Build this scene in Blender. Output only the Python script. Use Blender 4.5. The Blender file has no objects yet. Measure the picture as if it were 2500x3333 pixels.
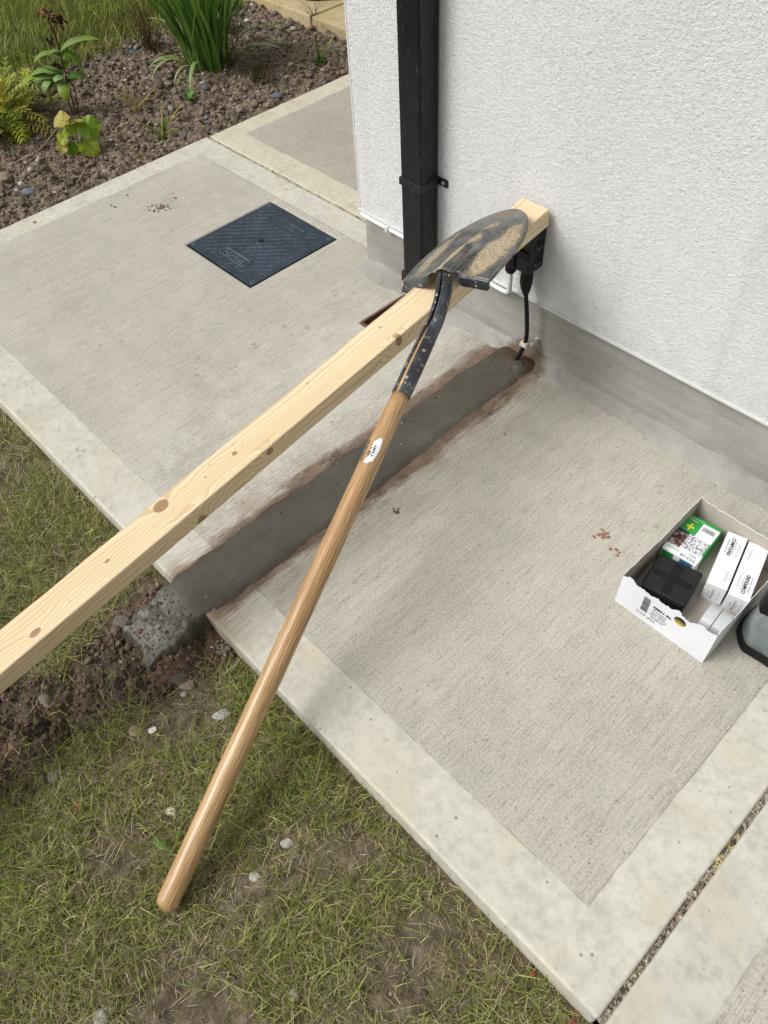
import bpy, math, random
import numpy as np
from mathutils import Vector, Matrix
random.seed(7); rng = np.random.default_rng(7)
D = bpy.data; C = bpy.context.scene.collection; SC = bpy.context.scene
R = math.radians

# ------------------------------------------------------------------ camera
cam = D.objects.new('camera', D.cameras.new('camera')); C.objects.link(cam); SC.camera = cam
cam.data.sensor_fit = 'VERTICAL'; cam.data.sensor_height = 36.0; cam.data.sensor_width = 27.0
cam.data.lens = 2542.19 / 3333 * 36.0
cam.data.clip_start = 0.02; cam.data.clip_end = 500
CR = Matrix(((0.69242, -0.54203, 0.47619), (0.72003, 0.56112, -0.40828), (-0.04590, 0.62558, 0.77881)))
cam.matrix_world = Matrix.Translation((0, 0, 1.4)) @ CR.to_4x4()
# ------------------------------------------------------------------ sky and light
SUN_AZ = R(-118)      # direction to the light in the ground plane (atan2 y, x)
SUN_EL = R(47)
W = D.worlds.new("World"); SC.world = W; W.use_nodes = True
nt = W.node_tree; bg = nt.nodes['Background']
sky = nt.nodes.new('ShaderNodeTexSky'); sky.sky_type = 'NISHITA'; sky.sun_disc = False
sky.sun_elevation = SUN_EL; sky.sun_rotation = math.pi / 2 - SUN_AZ
sky.air_density = 1.0; sky.dust_density = 5.0; sky.ozone_density = 1.0
hs = nt.nodes.new('ShaderNodeHueSaturation'); hs.inputs['Saturation'].default_value = 0.16
nt.links.new(sky.outputs[0], hs.inputs['Color']); nt.links.new(hs.outputs[0], bg.inputs[0])
bg.inputs[1].default_value = 0.095
sl = D.lights.new('sun', 'SUN'); sl.energy = 1.75; sl.angle = R(28); sl.color = (1, 0.975, 0.935)
so = D.objects.new('sun', sl); C.objects.link(so)
sd = Vector((math.cos(SUN_AZ) * math.cos(SUN_EL), math.sin(SUN_AZ) * math.cos(SUN_EL), math.sin(SUN_EL)))
so.rotation_euler = sd.to_track_quat('Z', 'Y').to_euler(); so.location = (0, 0, 6)
SC.view_settings.view_transform = 'Standard'; SC.view_settings.look = 'None'
SC.view_settings.exposure = 0.27; SC.view_settings.gamma = 1
try: SC.cycles.max_bounces = 8
except Exception: pass

# ------------------------------------------------------------------ helpers: colour, noise
def s2l(h):
    h = h.lstrip('#'); o = []
    for i in (0, 2, 4):
        c = int(h[i:i+2], 16) / 255
        o.append(c / 12.92 if c <= 0.04045 else ((c + 0.055) / 1.055) ** 2.4)
    return tuple(o) + (1,)
def _hash(ix, iy, seed):
    h = (ix.astype(np.int64) * 374761393 + iy.astype(np.int64) * 668265263 + seed * 982451653) & 0x7fffffff
    h = (h ^ (h >> 13)) * 1274126177 & 0x7fffffff
    return ((h ^ (h >> 16)) & 0xffff) / 65535.0
def vnoise(x, y, s, seed=0):
    x = np.asarray(x, float) * s; y = np.asarray(y, float) * s
    ix = np.floor(x); iy = np.floor(y); fx = x - ix; fy = y - iy
    fx = fx * fx * (3 - 2 * fx); fy = fy * fy * (3 - 2 * fy)
    a = _hash(ix, iy, seed); b = _hash(ix + 1, iy, seed); c = _hash(ix, iy + 1, seed); d = _hash(ix + 1, iy + 1, seed)
    return (a * (1 - fx) + b * fx) * (1 - fy) + (c * (1 - fx) + d * fx) * fy - 0.5
def fbm(x, y, s, o=4, seed=0, g=0.5):
    r = 0; a = 1
    for i in range(o):
        r = r + a * vnoise(x, y, s * 2 ** i, seed + 17 * i); a *= g
    return r
def sstep(a, b, x):
    t = np.clip((np.asarray(x, float) - a) / (b - a), 0, 1); return t * t * (3 - 2 * t)

# ------------------------------------------------------------------ helpers: materials
class NM:
    def __init__(s, name, rough=0.8, spec=0.3, metal=0.0):
        s.m = D.materials.new(name); s.m.use_nodes = True; s.t = s.m.node_tree
        s.b = s.t.nodes['Principled BSDF']; s.b.inputs['Roughness'].default_value = rough
        s.b.inputs['Specular IOR Level'].default_value = spec; s.b.inputs['Metallic'].default_value = metal
        s.co = s.t.nodes.new('ShaderNodeTexCoord').outputs['Object']
    def L(s, a, b): s.t.links.new(a, b)
    def put(s, sock, v):
        if v is None: return
        if hasattr(v, 'is_linked') or hasattr(v, 'links'): s.L(v, sock)
        else: sock.default_value = v
    def M(s, op, a, b=None, c=None, clamp=False):
        n = s.t.nodes.new('ShaderNodeMath'); n.operation = op; n.use_clamp = clamp
        s.put(n.inputs[0], a); s.put(n.inputs[1], b); s.put(n.inputs[2], c); return n.outputs[0]
    def sep(s, v=None):
        n = s.t.nodes.new('ShaderNodeSeparateXYZ'); s.L(v or s.co, n.inputs[0]); return n.outputs
    def comb(s, x, y, z):
        n = s.t.nodes.new('ShaderNodeCombineXYZ')
        for i, q in enumerate((x, y, z)): s.put(n.inputs[i], q)
        return n.outputs[0]
    def scl(s, k, v=None):
        n = s.t.nodes.new('ShaderNodeVectorMath'); n.operation = 'MULTIPLY'; s.L(v or s.co, n.inputs[0])
        n.inputs[1].default_value = k if hasattr(k, '__len__') else (k, k, k); return n.outputs[0]
    def noise(s, scale, v=None, detail=4, rough=0.55, dist=0.0):
        n = s.t.nodes.new('ShaderNodeTexNoise'); s.L(v or s.co, n.inputs['Vector'])
        n.inputs['Scale'].default_value = scale; n.inputs['Detail'].default_value = detail
        n.inputs['Roughness'].default_value = rough; n.inputs['Distortion'].default_value = dist
        return n.outputs['Fac']
    def voro(s, scale, v=None, feat='F1', rnd=1.0):
        n = s.t.nodes.new('ShaderNodeTexVoronoi'); n.feature = feat; s.L(v or s.co, n.inputs['Vector'])
        n.inputs['Scale'].default_value = scale; n.inputs['Randomness'].default_value = rnd
        return n.outputs['Distance']
    def ramp(s, f, stops, interp='LINEAR'):
        n = s.t.nodes.new('ShaderNodeValToRGB'); n.color_ramp.interpolation = interp; s.put(n.inputs[0], f)
        e = n.color_ramp.elements
        while len(e) < len(stops): e.new(0.5)
        for q, (p, c) in zip(e, stops):
            q.position = p; q.color = (c, c, c, 1) if not hasattr(c, '__len__') else c
        return n.outputs[0]
    def mix(s, f, a, b, mode='MIX'):
        n = s.t.nodes.new('ShaderNodeMix'); n.data_type = 'RGBA'; n.blend_type = mode
        s.put(n.inputs['Factor'], f); s.put(n.inputs[6], a); s.put(n.inputs[7], b); return n.outputs[2]
    def bump(s, h, strength=0.5, dist=0.002, prev=None):
        n = s.t.nodes.new('ShaderNodeBump'); s.L(h, n.inputs['Height'])
        n.inputs['Strength'].default_value = strength; n.inputs['Distance'].default_value = dist
        if prev is not None: s.L(prev, n.inputs['Normal'])
        s.L(n.outputs[0], s.b.inputs['Normal']); return n.outputs[0]
    def col(s, c): s.put(s.b.inputs['Base Color'], c); return s
    def rough(s, r): s.put(s.b.inputs['Roughness'], r); return s
    def attr(s, name='col'):
        n = s.t.nodes.new('ShaderNodeAttribute'); n.attribute_name = name; return n.outputs['Color']
def plain(name, hexc, rough=0.6, spec=0.35, metal=0.0, vary=0.12, sc=60):
    n = NM(name, rough, spec, metal); c = s2l(hexc)
    f = n.noise(sc, detail=5)
    d = tuple(min(1, v * (1 - vary)) for v in c[:3]) + (1,); l = tuple(min(1, v * (1 + vary)) for v in c[:3]) + (1,)
    n.col(n.ramp(f, [(0.3, d), (0.7, l)])); return n.m

# ------------------------------------------------------------------ helpers: objects
def tag(o, label=None, cat=None, group=None, kind=None):
    if label: o['label'] = label
    if cat: o['category'] = cat
    if group: o['group'] = group
    if kind: o['kind'] = kind
    return o
def thing(name, loc, label, cat, group=None):
    o = D.objects.new(name, None); C.objects.link(o); o.location = loc; o.empty_display_size = 0.05
    o.matrix_world = Matrix.Translation(loc)
    return tag(o, label, cat, group)
def link(o, parent=None, world=None):
    C.objects.link(o)
    if parent is not None:
        o.parent = parent
    return o
class MB:
    """collects geometry in world coordinates"""
    def __init__(s): s.v = []; s.f = []; s.mi = []; s.c = []; s.cur = 0; s.cc = (1, 1, 1, 1)
    def add(s, vs, fs):
        b = len(s.v); s.v += [tuple(float(q) for q in p) for p in vs]; s.c += [s.cc] * len(vs)
        for q in fs: s.f.append(tuple(b + i for i in q)); s.mi.append(s.cur)
        return s
    def box(s, lo, hi, M=None):
        x0, y0, z0 = lo; x1, y1, z1 = hi
        vs = [(x0,y0,z0),(x1,y0,z0),(x1,y1,z0),(x0,y1,z0),(x0,y0,z1),(x1,y0,z1),(x1,y1,z1),(x0,y1,z1)]
        if M is not None: vs = [M @ Vector(v) for v in vs]
        return s.add(vs, [(0,3,2,1),(4,5,6,7),(0,1,5,4),(1,2,6,5),(2,3,7,6),(3,0,4,7)])
    def tube(s, path, rad, n=14, cap=True, sx=1.0):
        path = [Vector(p) for p in path]; rad = rad if hasattr(rad, '__len__') else [rad] * len(path)
        rings = []; up = None
        for i, p in enumerate(path):
            t = (path[min(i+1, len(path)-1)] - path[max(i-1, 0)]).normalized()
            if up is None: up = t.orthogonal().normalized()
            up = (up - t * up.dot(t)).normalized(); sd_ = t.cross(up)
            rings.append([p + (up * math.cos(2*math.pi*k/n) + sd_ * math.sin(2*math.pi*k/n) * sx) * rad[i] for k in range(n)])
        vs = [q for r in rings for q in r]; fs = []
        for i in range(len(path)-1):
            for k in range(n): fs.append((i*n+k, i*n+(k+1)%n, (i+1)*n+(k+1)%n, (i+1)*n+k))
        if cap: fs.append(tuple(range(n))[::-1]); fs.append(tuple((len(path)-1)*n + k for k in range(n)))
        return s.add(vs, fs)
    def ribbon(s, base, az, length, width, tilt, curve, n=6, fold=0.25, prof=None, twist=0.0, col=None, col2=None):
        p = Vector(base); a = az; th = tilt; vs = []; cs = []
        for i in range(n+1):
            t = i / n
            w = width * (prof(t) if prof else (0.55 + 0.45 * min(1, t * 4)) * (1 - max(0, (t - 0.55) / 0.45) ** 1.6))
            d = Vector((math.sin(th) * math.cos(a), math.sin(th) * math.sin(a), math.cos(th)))
            sdv = Vector((-math.sin(a), math.cos(a), 0)); nn = d.cross(sdv)
            sdv = (sdv * math.cos(twist * t) + nn * math.sin(twist * t)); nn = d.cross(sdv)
            vs += [p - sdv * w / 2, p - nn * (-w * fold), p + sdv * w / 2]
            if col is not None:
                q = col if col2 is None else tuple(col[k] * (1-t**2) + col2[k] * t**2 for k in range(3)) + (1,)
                cs += [q] * 3
            p = p + d * (length / n); th += curve / n
        fs = []
        for i in range(n):
            for k in (0, 1): fs.append((3*i+k, 3*i+k+1, 3*i+k+4, 3*i+k+3))
        b = len(s.v); s.add(vs, fs)
        if cs: s.c[b:] = cs
        return s
    def build(s, name, mats, parent=None, smooth=False, bevel=0.0, world_local=True, seg=2, usecol=False):
        me = D.meshes.new(name); vs = s.v
        if parent is not None:
            iv = parent.matrix_world.inverted(); vs = [tuple(iv @ Vector(v)) for v in s.v]
        me.from_pydata(vs, [], s.f)
        mats = mats if isinstance(mats, (list, tuple)) else [mats]
        for m in mats: me.materials.append(m)
        if len(mats) > 1: me.polygons.foreach_set('material_index', s.mi)
        if usecol:
            ca = me.color_attributes.new('col', 'FLOAT_COLOR', 'POINT'); ca.data.foreach_set('color', np.array(s.c, np.float32).ravel())
        me.polygons.foreach_set('use_smooth', [smooth] * len(me.polygons)); me.update()
        o = D.objects.new(name, me); C.objects.link(o)
        if parent is not None: o.parent = parent; o.matrix_world = parent.matrix_world.copy()
        if bevel > 0:
            b = o.modifiers.new('bevel', 'BEVEL'); b.width = bevel; b.segments = seg; b.limit_method = 'ANGLE'; b.angle_limit = R(40)
        return o
def grid_obj(name, x0, x1, y0, y1, nx, ny, zf, mat, parent=None, mask=None):
    xs = np.linspace(x0, x1, nx); ys = np.linspace(y0, y1, ny); X, Y = np.meshgrid(xs, ys); Z = zf(X, Y)
    co = np.stack([X, Y, Z], -1).reshape(-1, 3).astype(np.float32)
    idx = np.arange(nx * ny).reshape(ny, nx)
    q = np.stack([idx[:-1, :-1], idx[:-1, 1:], idx[1:, 1:], idx[1:, :-1]], -1).reshape(-1, 4)
    if mask is not None:
        cx = (X[:-1, :-1] + X[1:, 1:]) / 2; cy = (Y[:-1, :-1] + Y[1:, 1:]) / 2; q = q[mask(cx, cy).ravel()]
    return raw_obj(name, co, q, mat, parent, True)
def raw_obj(name, co, quads, mat, parent=None, smooth=False, col=None):
    me = D.meshes.new(name); me.vertices.add(len(co)); me.vertices.foreach_set('co', np.asarray(co, np.float32).ravel())
    k = quads.shape[1]; n = len(quads); me.loops.add(n * k); me.loops.foreach_set('vertex_index', np.asarray(quads, np.int32).ravel())
    me.polygons.add(n); me.polygons.foreach_set('loop_start', np.arange(0, n * k, k, dtype=np.int32))
    me.polygons.foreach_set('loop_total', np.full(n, k, np.int32))
    me.polygons.foreach_set('use_smooth', [smooth] * n)
    me.materials.append(mat); me.update(calc_edges=True)
    if col is not None:
        ca = me.color_attributes.new('col', 'FLOAT_COLOR', 'POINT'); ca.data.foreach_set('color', np.asarray(col, np.float32).ravel())
    o = D.objects.new(name, me); C.objects.link(o)
    if parent is not None: o.parent = parent
    return o
def text_part(name, txt, size, mat, origin, xd, yd, parent, ext=0.0, sx=1.0, offset=0.0):
    cu = D.curves.new(name, 'FONT'); cu.body = txt; cu.size = size; cu.extrude = ext; cu.align_x = 'CENTER'; cu.align_y = 'CENTER'
    cu.offset = offset; cu.resolution_u = 2
    tmp = D.objects.new('tmp', cu); C.objects.link(tmp)
    bpy.context.view_layer.update()
    me = D.meshes.new_from_object(tmp.evaluated_get(bpy.context.evaluated_depsgraph_get()))
    D.objects.remove(tmp); me.name = name
    xd = Vector(xd).normalized(); yd = Vector(yd); yd = (yd - xd * yd.dot(xd)).normalized(); zd = xd.cross(yd)
    M = Matrix.Translation(origin) @ Matrix((xd * sx, yd, zd)).transposed().to_4x4()
    if parent is not None: M = parent.matrix_world.inverted() @ M
    me.transform(M); me.materials.clear(); me.materials.append(mat)
    o = D.objects.new(name, me); C.objects.link(o)
    if parent is not None: o.parent = parent; o.matrix_world = parent.matrix_world.copy()
    return o

# ================================================================== SETTING
XB, XJ, YL, YW, YJ = -2.678, 0.077, 0.281, 1.384, 1.540        # bed edge, right joint, lawn edge, wall, back joint
HX0, HX1, HY0, HY1 = -2.120, -1.778, 1.058, 1.412                # inspection cover opening
GX0, GX1, GY0, GY1 = -1.408, -1.262, 1.168, 1.352                # gully opening
GZ = -0.052                                                      # lawn level

def concrete(name, rect, bw, stains=False, field='b9b5a8', rim='c3c0b3', seed=0.0):
    n = NM(name, 0.88, 0.25)
    x0, x1, y0, y1 = rect; bl, br, bf, bk = bw
    X, Y, Z = n.sep()
    wob = n.M('MULTIPLY', n.M('SUBTRACT', n.noise(9, detail=5), 0.5), 0.05)
    ds = [n.M('DIVIDE', n.M('SUBTRACT', X, x0), bl), n.M('DIVIDE', n.M('SUBTRACT', x1, X), br),
          n.M('DIVIDE', n.M('SUBTRACT', Y, y0), bf), n.M('DIVIDE', n.M('SUBTRACT', y1, Y), bk)]
    d = n.M('MINIMUM', n.M('MINIMUM', ds[0], ds[1]), n.M('MINIMUM', ds[2], ds[3]))
    d = n.M('ADD', d, wob)
    rimf = n.ramp(d, [(0.975, 1.0), (1.0, 0.0)])
    inv = n.M('SUBTRACT', 1.0, rimf)
    offs = n.comb(seed, seed * 1.7, seed * 0.3)
    va = n.t.nodes.new('ShaderNodeVectorMath'); va.operation = 'ADD'; n.L(n.co, va.inputs[0]); n.L(offs, va.inputs[1]); P = va.outputs[0]
    fine = n.noise(1.0, n.scl((400, 15, 50), P), detail=4, rough=0.7)
    broad = n.noise(1.0, n.scl((75, 2.2, 10), P), detail=3, rough=0.6)
    brk = n.noise(210, P, detail=3, rough=0.7)
    grain = n.noise(420, P, detail=2, rough=0.7)
    cloud = n.noise(3.2, P, detail=5, rough=0.6)
    cloud2 = n.noise(14, P, detail=5, rough=0.65)
    fc = s2l(field)
    k = lambda f: tuple(min(1, q * f) for q in fc[:3]) + (1,)
    base = n.ramp(n.M('ADD', n.M('MULTIPLY', cloud, 0.6), n.M('MULTIPLY', cloud2, 0.4)), [(0.36, k(0.86)), (0.5, fc), (0.64, k(1.12))])
    base = n.mix(n.ramp(fine, [(0.36, 0.50), (0.49, 0.0)]), base, (0.20, 0.19, 0.155, 1))
    base = n.mix(n.ramp(broad, [(0.50, 0.0), (0.66, 0.30)]), base, (0.33, 0.30, 0.24, 1))
    base = n.mix(n.ramp(brk, [(0.53, 0.0), (0.60, 0.42)]), base, (0.60, 0.58, 0.53, 1)); base = n.mix(n.ramp(brk, [(0.38, 0.38), (0.45, 0.0)]), base, (0.20, 0.185, 0.15, 1))
    pits = n.voro(85, P); pitn = n.noise(40, P, detail=2)
    pm = n.M('MULTIPLY', n.ramp(pits, [(0.10, 1.0), (0.2, 0.0)]), n.ramp(pitn, [(0.55, 0.0), (0.6, 0.8)]))
    base = n.mix(pm, base, (0.13, 0.115, 0.10, 1))
    # pale dried patches along the edge zones
    rc = s2l(rim); rk = lambda f: tuple(min(1, q * f) for q in rc[:3]) + (1,)
    mot = n.noise(48, P, detail=6, rough=0.72)
    rbase = n.ramp(n.M('ADD', n.M('MULTIPLY', cloud2, 0.4), n.M('MULTIPLY', mot, 0.6)), [(0.38, rk(0.82)), (0.5, rc), (0.60, rk(1.12))])
    rbase = n.mix(n.ramp(n.noise(6, P, detail=6, rough=0.7), [(0.52, 0.0), (0.62, 0.4)]), rbase, s2l('c0b69c'))
    rp = n.M('MULTIPLY', n.ramp(n.voro(45, P), [(0.09, 1.0), (0.17, 0.0)]), n.ramp(n.noise(23, P, detail=3), [(0.52, 0.0), (0.58, 0.75)]))
    rbase = n.mix(rp, rbase, (0.16, 0.15, 0.12, 1))
    c = n.mix(rimf, base, rbase)
    # thin tooled line between the broomed field and the trowelled margin
    line = n.M('MULTIPLY', n.ramp(d, [(0.955, 0.0), (0.985, 1.0)]), n.ramp(d, [(0.985, 1.0), (1.03, 0.0)]))
    line = n.M('MULTIPLY', line, n.ramp(n.noise(30, P, detail=3), [(0.35, 0.15), (0.6, 0.7)]))
    c = n.mix(n.M('MULTIPLY', line, 0.6), c, (0.17, 0.14, 0.115, 1))
    rough = None
    if stains:
        # wet mud smeared beside the filled channel
        dx = n.M('ABSOLUTE', n.M('SUBTRACT', X, -0.985))
        wn = n.M('SUBTRACT', n.noise(1.0, n.scl((22, 5, 8), P), detail=6, rough=0.65), 0.5)
        wf = n.M('SUBTRACT', n.noise(1.0, n.scl((260, 14, 30), P), detail=3), 0.5)
        q = n.M('ADD', dx, n.M('ADD', n.M('MULTIPLY', wn, -0.13), n.M('MULTIPLY', wf, -0.035)))
        yin = n.M('MULTIPLY', n.ramp(Y, [(0.25, 0.0), (0.30, 1.0)]), 1.0)
        m1 = n.M('MULTIPLY', n.ramp(q, [(0.082, 0.92), (0.104, 0.0)]), yin)
        c = n.mix(m1, c, n.ramp(n.noise(40, P, detail=4), [(0.35, s2l('4e3d30')), (0.65, s2l('6e5746'))]))
        # faint wider reddish smear, to the right low down and to the left high up
        m2 = n.M('MULTIPLY', n.ramp(q, [(0.10, 1.0), (0.20, 0.0)]), n.ramp(n.M('ADD', wf, n.noise(12, P, detail=5)), [(0.42, 0.0), (0.62, 0.75)]))
        c = n.mix(n.M('MULTIPLY', m2, 0.7), c, s2l('8f7b68'))
        # white laitance left of the channel
        dl = n.M('SUBTRACT', -1.05, X)
        m3 = n.M('MULTIPLY', n.ramp(dl, [(0.0, 0.0), (0.06, 1.0)]), n.ramp(dl, [(0.30, 1.0), (0.55, 0.0)]))
        m3 = n.M('MULTIPLY', m3, n.ramp(n.M('ADD', n.M('MULTIPLY', n.noise(1.0, n.scl((260, 48, 60), P), detail=5, rough=0.7), 0.6), n.M('MULTIPLY', n.noise(7, P, detail=4), 0.4)), [(0.47, 0.0), (0.56, 0.6)]))
        c = n.mix(m3, c, (0.60, 0.585, 0.54, 1))
        # sparse red-brown spatter
        sp = n.M('MULTIPLY', n.ramp(n.voro(26, P), [(0.16, 1.0), (0.24, 0.0)]), n.ramp(n.noise(5.5, P, detail=3), [(0.57, 0.0), (0.62, 0.8)]))
        sp = n.M('MULTIPLY', sp, n.ramp(n.noise(120, P, detail=2), [(0.42, 0.0), (0.5, 0.6)]))
        c = n.mix(sp, c, s2l('8a6a58'))
        # mortar haunch against the wall: smoother and greyer
        hn = n.M('ADD', Y, n.M('MULTIPLY', n.M('SUBTRACT', n.noise(7, P, detail=4), 0.5), 0.06))
        hm = n.ramp(hn, [(1.318, 0.0), (1.345, 0.8)])
        hm = n.M('MULTIPLY', hm, n.ramp(X, [(-1.62, 0.0), (-1.6, 1.0)]) if False else 0.75)
        c = n.mix(n.M('MULTIPLY', hm, 0.55), c, s2l('a39f97'))
        rough = n.ramp(m1, [(0.2, 0.88), (0.9, 0.55)])
    n.col(c)
    if rough is not None: n.rough(rough)
    h = n.M('ADD', n.M('MULTIPLY', fine, 1.0), n.M('MULTIPLY', broad, 0.8)); h = n.M('ADD', h, n.M('MULTIPLY', grain, 0.35))
    hr = n.M('ADD', n.M('MULTIPLY', mot, 0.5), n.M('MULTIPLY', grain, 0.25))
    hh = n.M('ADD', n.M('MULTIPLY', h, inv), n.M('MULTIPLY', n.M('ADD', hr, 0.55), rimf))
    hh = n.M('SUBTRACT', hh, n.M('MULTIPLY', line, 1.2))
    n.bump(hh, 0.75, 0.0022)
    return n.m

def slab(name, x0, x1, y0, y1, mat, holes=(), th=0.10, rnd=0.006, front=None):
    """concrete slab with softly worn arris, holes kept open"""
    xs = sorted({x0, x1, *[h[0] for h in holes], *[h[1] for h in holes]}); ys = sorted({y0, y1, *[h[2] for h in holes], *[h[3] for h in holes]})
    b = MB(); vid = {}; 
    def V(x, y, z):
        k = (round(x, 5), round(y, 5), round(z, 5))
        if k not in vid: vid[k] = len(b.v); b.v.append((x, y, z)); b.c.append((1, 1, 1, 1))
        return vid[k]
    full = set()
    for i in range(len(xs)-1):
        for j in range(len(ys)-1):
            cx = (xs[i]+xs[i+1])/2; cy = (ys[j]+ys[j+1])/2
            if any(h[0] < cx < h[1] and h[2] < cy < h[3] for h in holes): continue
            full.add((i, j))
    for (i, j) in full:
        a, c_, d, e = xs[i], xs[i+1], ys[j], ys[j+1]
        b.f.append((V(a, d, 0), V(c_, d, 0), V(c_, e, 0), V(a, e, 0))); b.mi.append(0)
        b.f.append((V(a, e, -th), V(c_, e, -th), V(c_, d, -th), V(a, d, -th))); b.mi.append(0)
        if (i-1, j) not in full: b.f.append((V(a, d, -th), V(a, d, 0), V(a, e, 0), V(a, e, -th))); b.mi.append(0)
        if (i+1, j) not in full: b.f.append((V(c_, e, -th), V(c_, e, 0), V(c_, d, 0), V(c_, d, -th))); b.mi.append(0)
        if (i, j-1) not in full: b.f.append((V(c_, d, -th), V(c_, d, 0), V(a, d, 0), V(a, d, -th))); b.mi.append(0)
        if (i, j+1) not in full: b.f.append((V(a, e, -th), V(a, e, 0), V(c_, e, 0), V(c_, e, -th))); b.mi.append(0)
    o = b.build(name, mat, bevel=rnd, seg=3, smooth=False)
    return tag(o, kind='structure')

m_main = concrete('broomed concrete main', (XB, XJ, YL, YJ), (0.098, 0.106, 0.119, 0.100), stains=True)
slab('path', XB, XJ, YL, YJ, m_main, holes=[(HX0, HX1, HY0, HY1), (GX0, GX1, GY0, GY1)])
slab('path', XB + 0.006, -1.45, YJ + 0.012, 2.573, concrete('broomed concrete back', (XB + 0.006, -0.5, YJ + 0.012, 3.4), (0.098, 0.1, 0.105, 0.1), seed=4.3, field='a9a397', rim='c1bca9'))
slab('path', XJ + 0.0105, 2.2, YL - 0.002, 1.40, concrete('broomed concrete right', (XJ + 0.0105, 2.2, YL - 0.002, 1.6), (0.112, 0.1, 0.119, 0.1), seed=9.1, rim='bcbab0'))
# joint filling
n = NM('joint sand and grit', 0.95, 0.2); f = n.noise(60, detail=6, rough=0.75)
g = n.noise(9, detail=3)
cc = n.ramp(f, [(0.3, s2l('7a7162')), (0.5, s2l('a2978a')), (0.7, s2l('c4baa6'))])
cc = n.mix(n.ramp(g, [(0.54, 0.0), (0.58, 0.9)]), cc, s2l('d3c188')); n.col(cc); n.bump(f, 1.0, 0.006); m_joint = n.m
def jz(X, Y): return -0.0075 + fbm(X, Y, 60, 5, 3, 0.65) * 0.008
tag(grid_obj('joint_filling', XJ - 0.006, XJ + 0.018, YL - 0.0, 1.38, 18, 900, jz, m_joint), kind='structure')
tag(grid_obj('joint_filling', XB + 0.01, -1.6, YJ - 0.006, YJ + 0.018, 420, 12, jz, m_joint), kind='structure')

# paving of the drive behind the bed
n = NM('buff paving', 0.9, 0.2); f = n.noise(6, detail=6, rough=0.6)
c = n.ramp(f, [(0.3, s2l('a3936e')), (0.5, s2l('b5a47e')), (0.72, s2l('c2b491'))])
c = n.mix(n.ramp(n.noise(26, detail=4), [(0.60, 0.0), (0.68, 0.5)]), c, s2l('6e6350')); n.col(c); n.bump(n.noise(150), 0.4, 0.002); m_pave = n.m
for i in range(5):
    xa = -7.3 + i * 1.005 * 1.0; xb = xa + 0.995
    xa = -3.29 + (i - 3) * 1.2 + 0.006; xb = -3.29 + (i - 2) * 1.2 - 0.006
    for j in range(3):
        ya = 2.588 + j * 1.2; b = MB().box((xa, ya, -0.1), (xb, ya + 1.188, -0.002))
        tag(b.build('paving', m_pave, bevel=0.006), kind='structure')

# ground under everything
n = NM('far grass ground', 0.95, 0.15); f = n.noise(3, detail=8, rough=0.7)
n.col(n.ramp(f, [(0.3, s2l('3c3f1c')), (0.55, s2l('5a6128')), (0.75, s2l('6e6a3a'))])); n.bump(n.noise(60, detail=5), 1, 0.02)
b = MB().box((-60, -60, -0.35), (60, 60, -0.115)); tag(b.build('ground', n.m), kind='structure')

# soil
def soil_mat(name, dark, mid, light, stone='8d8a83', stone_amt=0.6):
    n = NM(name, 0.95, 0.15)
    f = n.noise(34, detail=8, rough=0.72); g2 = n.noise(5, detail=4)
    c = n.ramp(n.M('ADD', n.M('MULTIPLY', f, 0.75), n.M('MULTIPLY', g2, 0.25)), [(0.34, s2l(dark)), (0.5, s2l(mid)), (0.66, s2l(light))])
    v = n.voro(120); m = n.M('MULTIPLY', n.ramp(v, [(0.12, 1.0), (0.2, 0.0)]), n.ramp(n.noise(31, detail=2), [(0.56, 0.0), (0.62, stone_amt)]))
    c = n.mix(m, c, s2l(stone)); n.col(c)
    n.bump(n.M('ADD', f, n.M('MULTIPLY', n.noise(150, detail=5, rough=0.7), 0.5)), 0.9, 0.006); return n.m
m_bed = soil_mat('garden bed soil', '564a3f', '776a5b', '958675')
m_lawnsoil = soil_mat('lawn soil', '453a2c', '625442', '7d6e5a', stone='a89f90', stone_amt=0.4)

def dugmask(x, y):
    # spoil heap trodden into the lawn at the end of the channel
    ax, ay, bx, by = -0.97, 0.22, -1.02, -0.22
    t = np.clip(((x-ax)*(bx-ax)+(y-ay)*(by-ay))/((bx-ax)**2+(by-ay)**2), 0, 1)
    d = np.hypot(x-ax-t*(bx-ax), y-ay-t*(by-ay)) + fbm(x, y, 9, 4, 5)*0.09
    return 1 - sstep(0.075, 0.155, d)
def lawn_z(x, y):
    z = GZ + fbm(x, y, 3.5, 3, 11) * 0.022 + fbm(x, y, 45, 4, 12) * 0.009
    m = dugmask(x, y)
    z = z + m * (0.004 + fbm(x, y, 30, 5, 13, 0.65) * 0.026)
    e = np.clip((YL - y) / 0.05, 0, 1)
    return z - (1 - e) * 0.006
def bed_z(x, y):
    z = -0.035 + fbm(x, y, 2.2, 3, 21) * 0.03 + fbm(x, y, 26, 5, 22, 0.6) * 0.030 + np.maximum(0, fbm(x, y, 60, 3, 23)) * 0.012
    return z - 0.02 * (1 - sstep(0.0, 0.05, XB - x)) - 0.012
def bedge(y): return -3.78 + fbm(y * 0 + 3.3, y, 4, 3, 31) * 0.12 + 0.10 * sstep(1.5, 0.9, y)
def back_z(x, y): return -0.028 + fbm(x, y, 1.3, 3, 41) * 0.03 + fbm(x, y, 20, 3, 42) * 0.012
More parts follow.
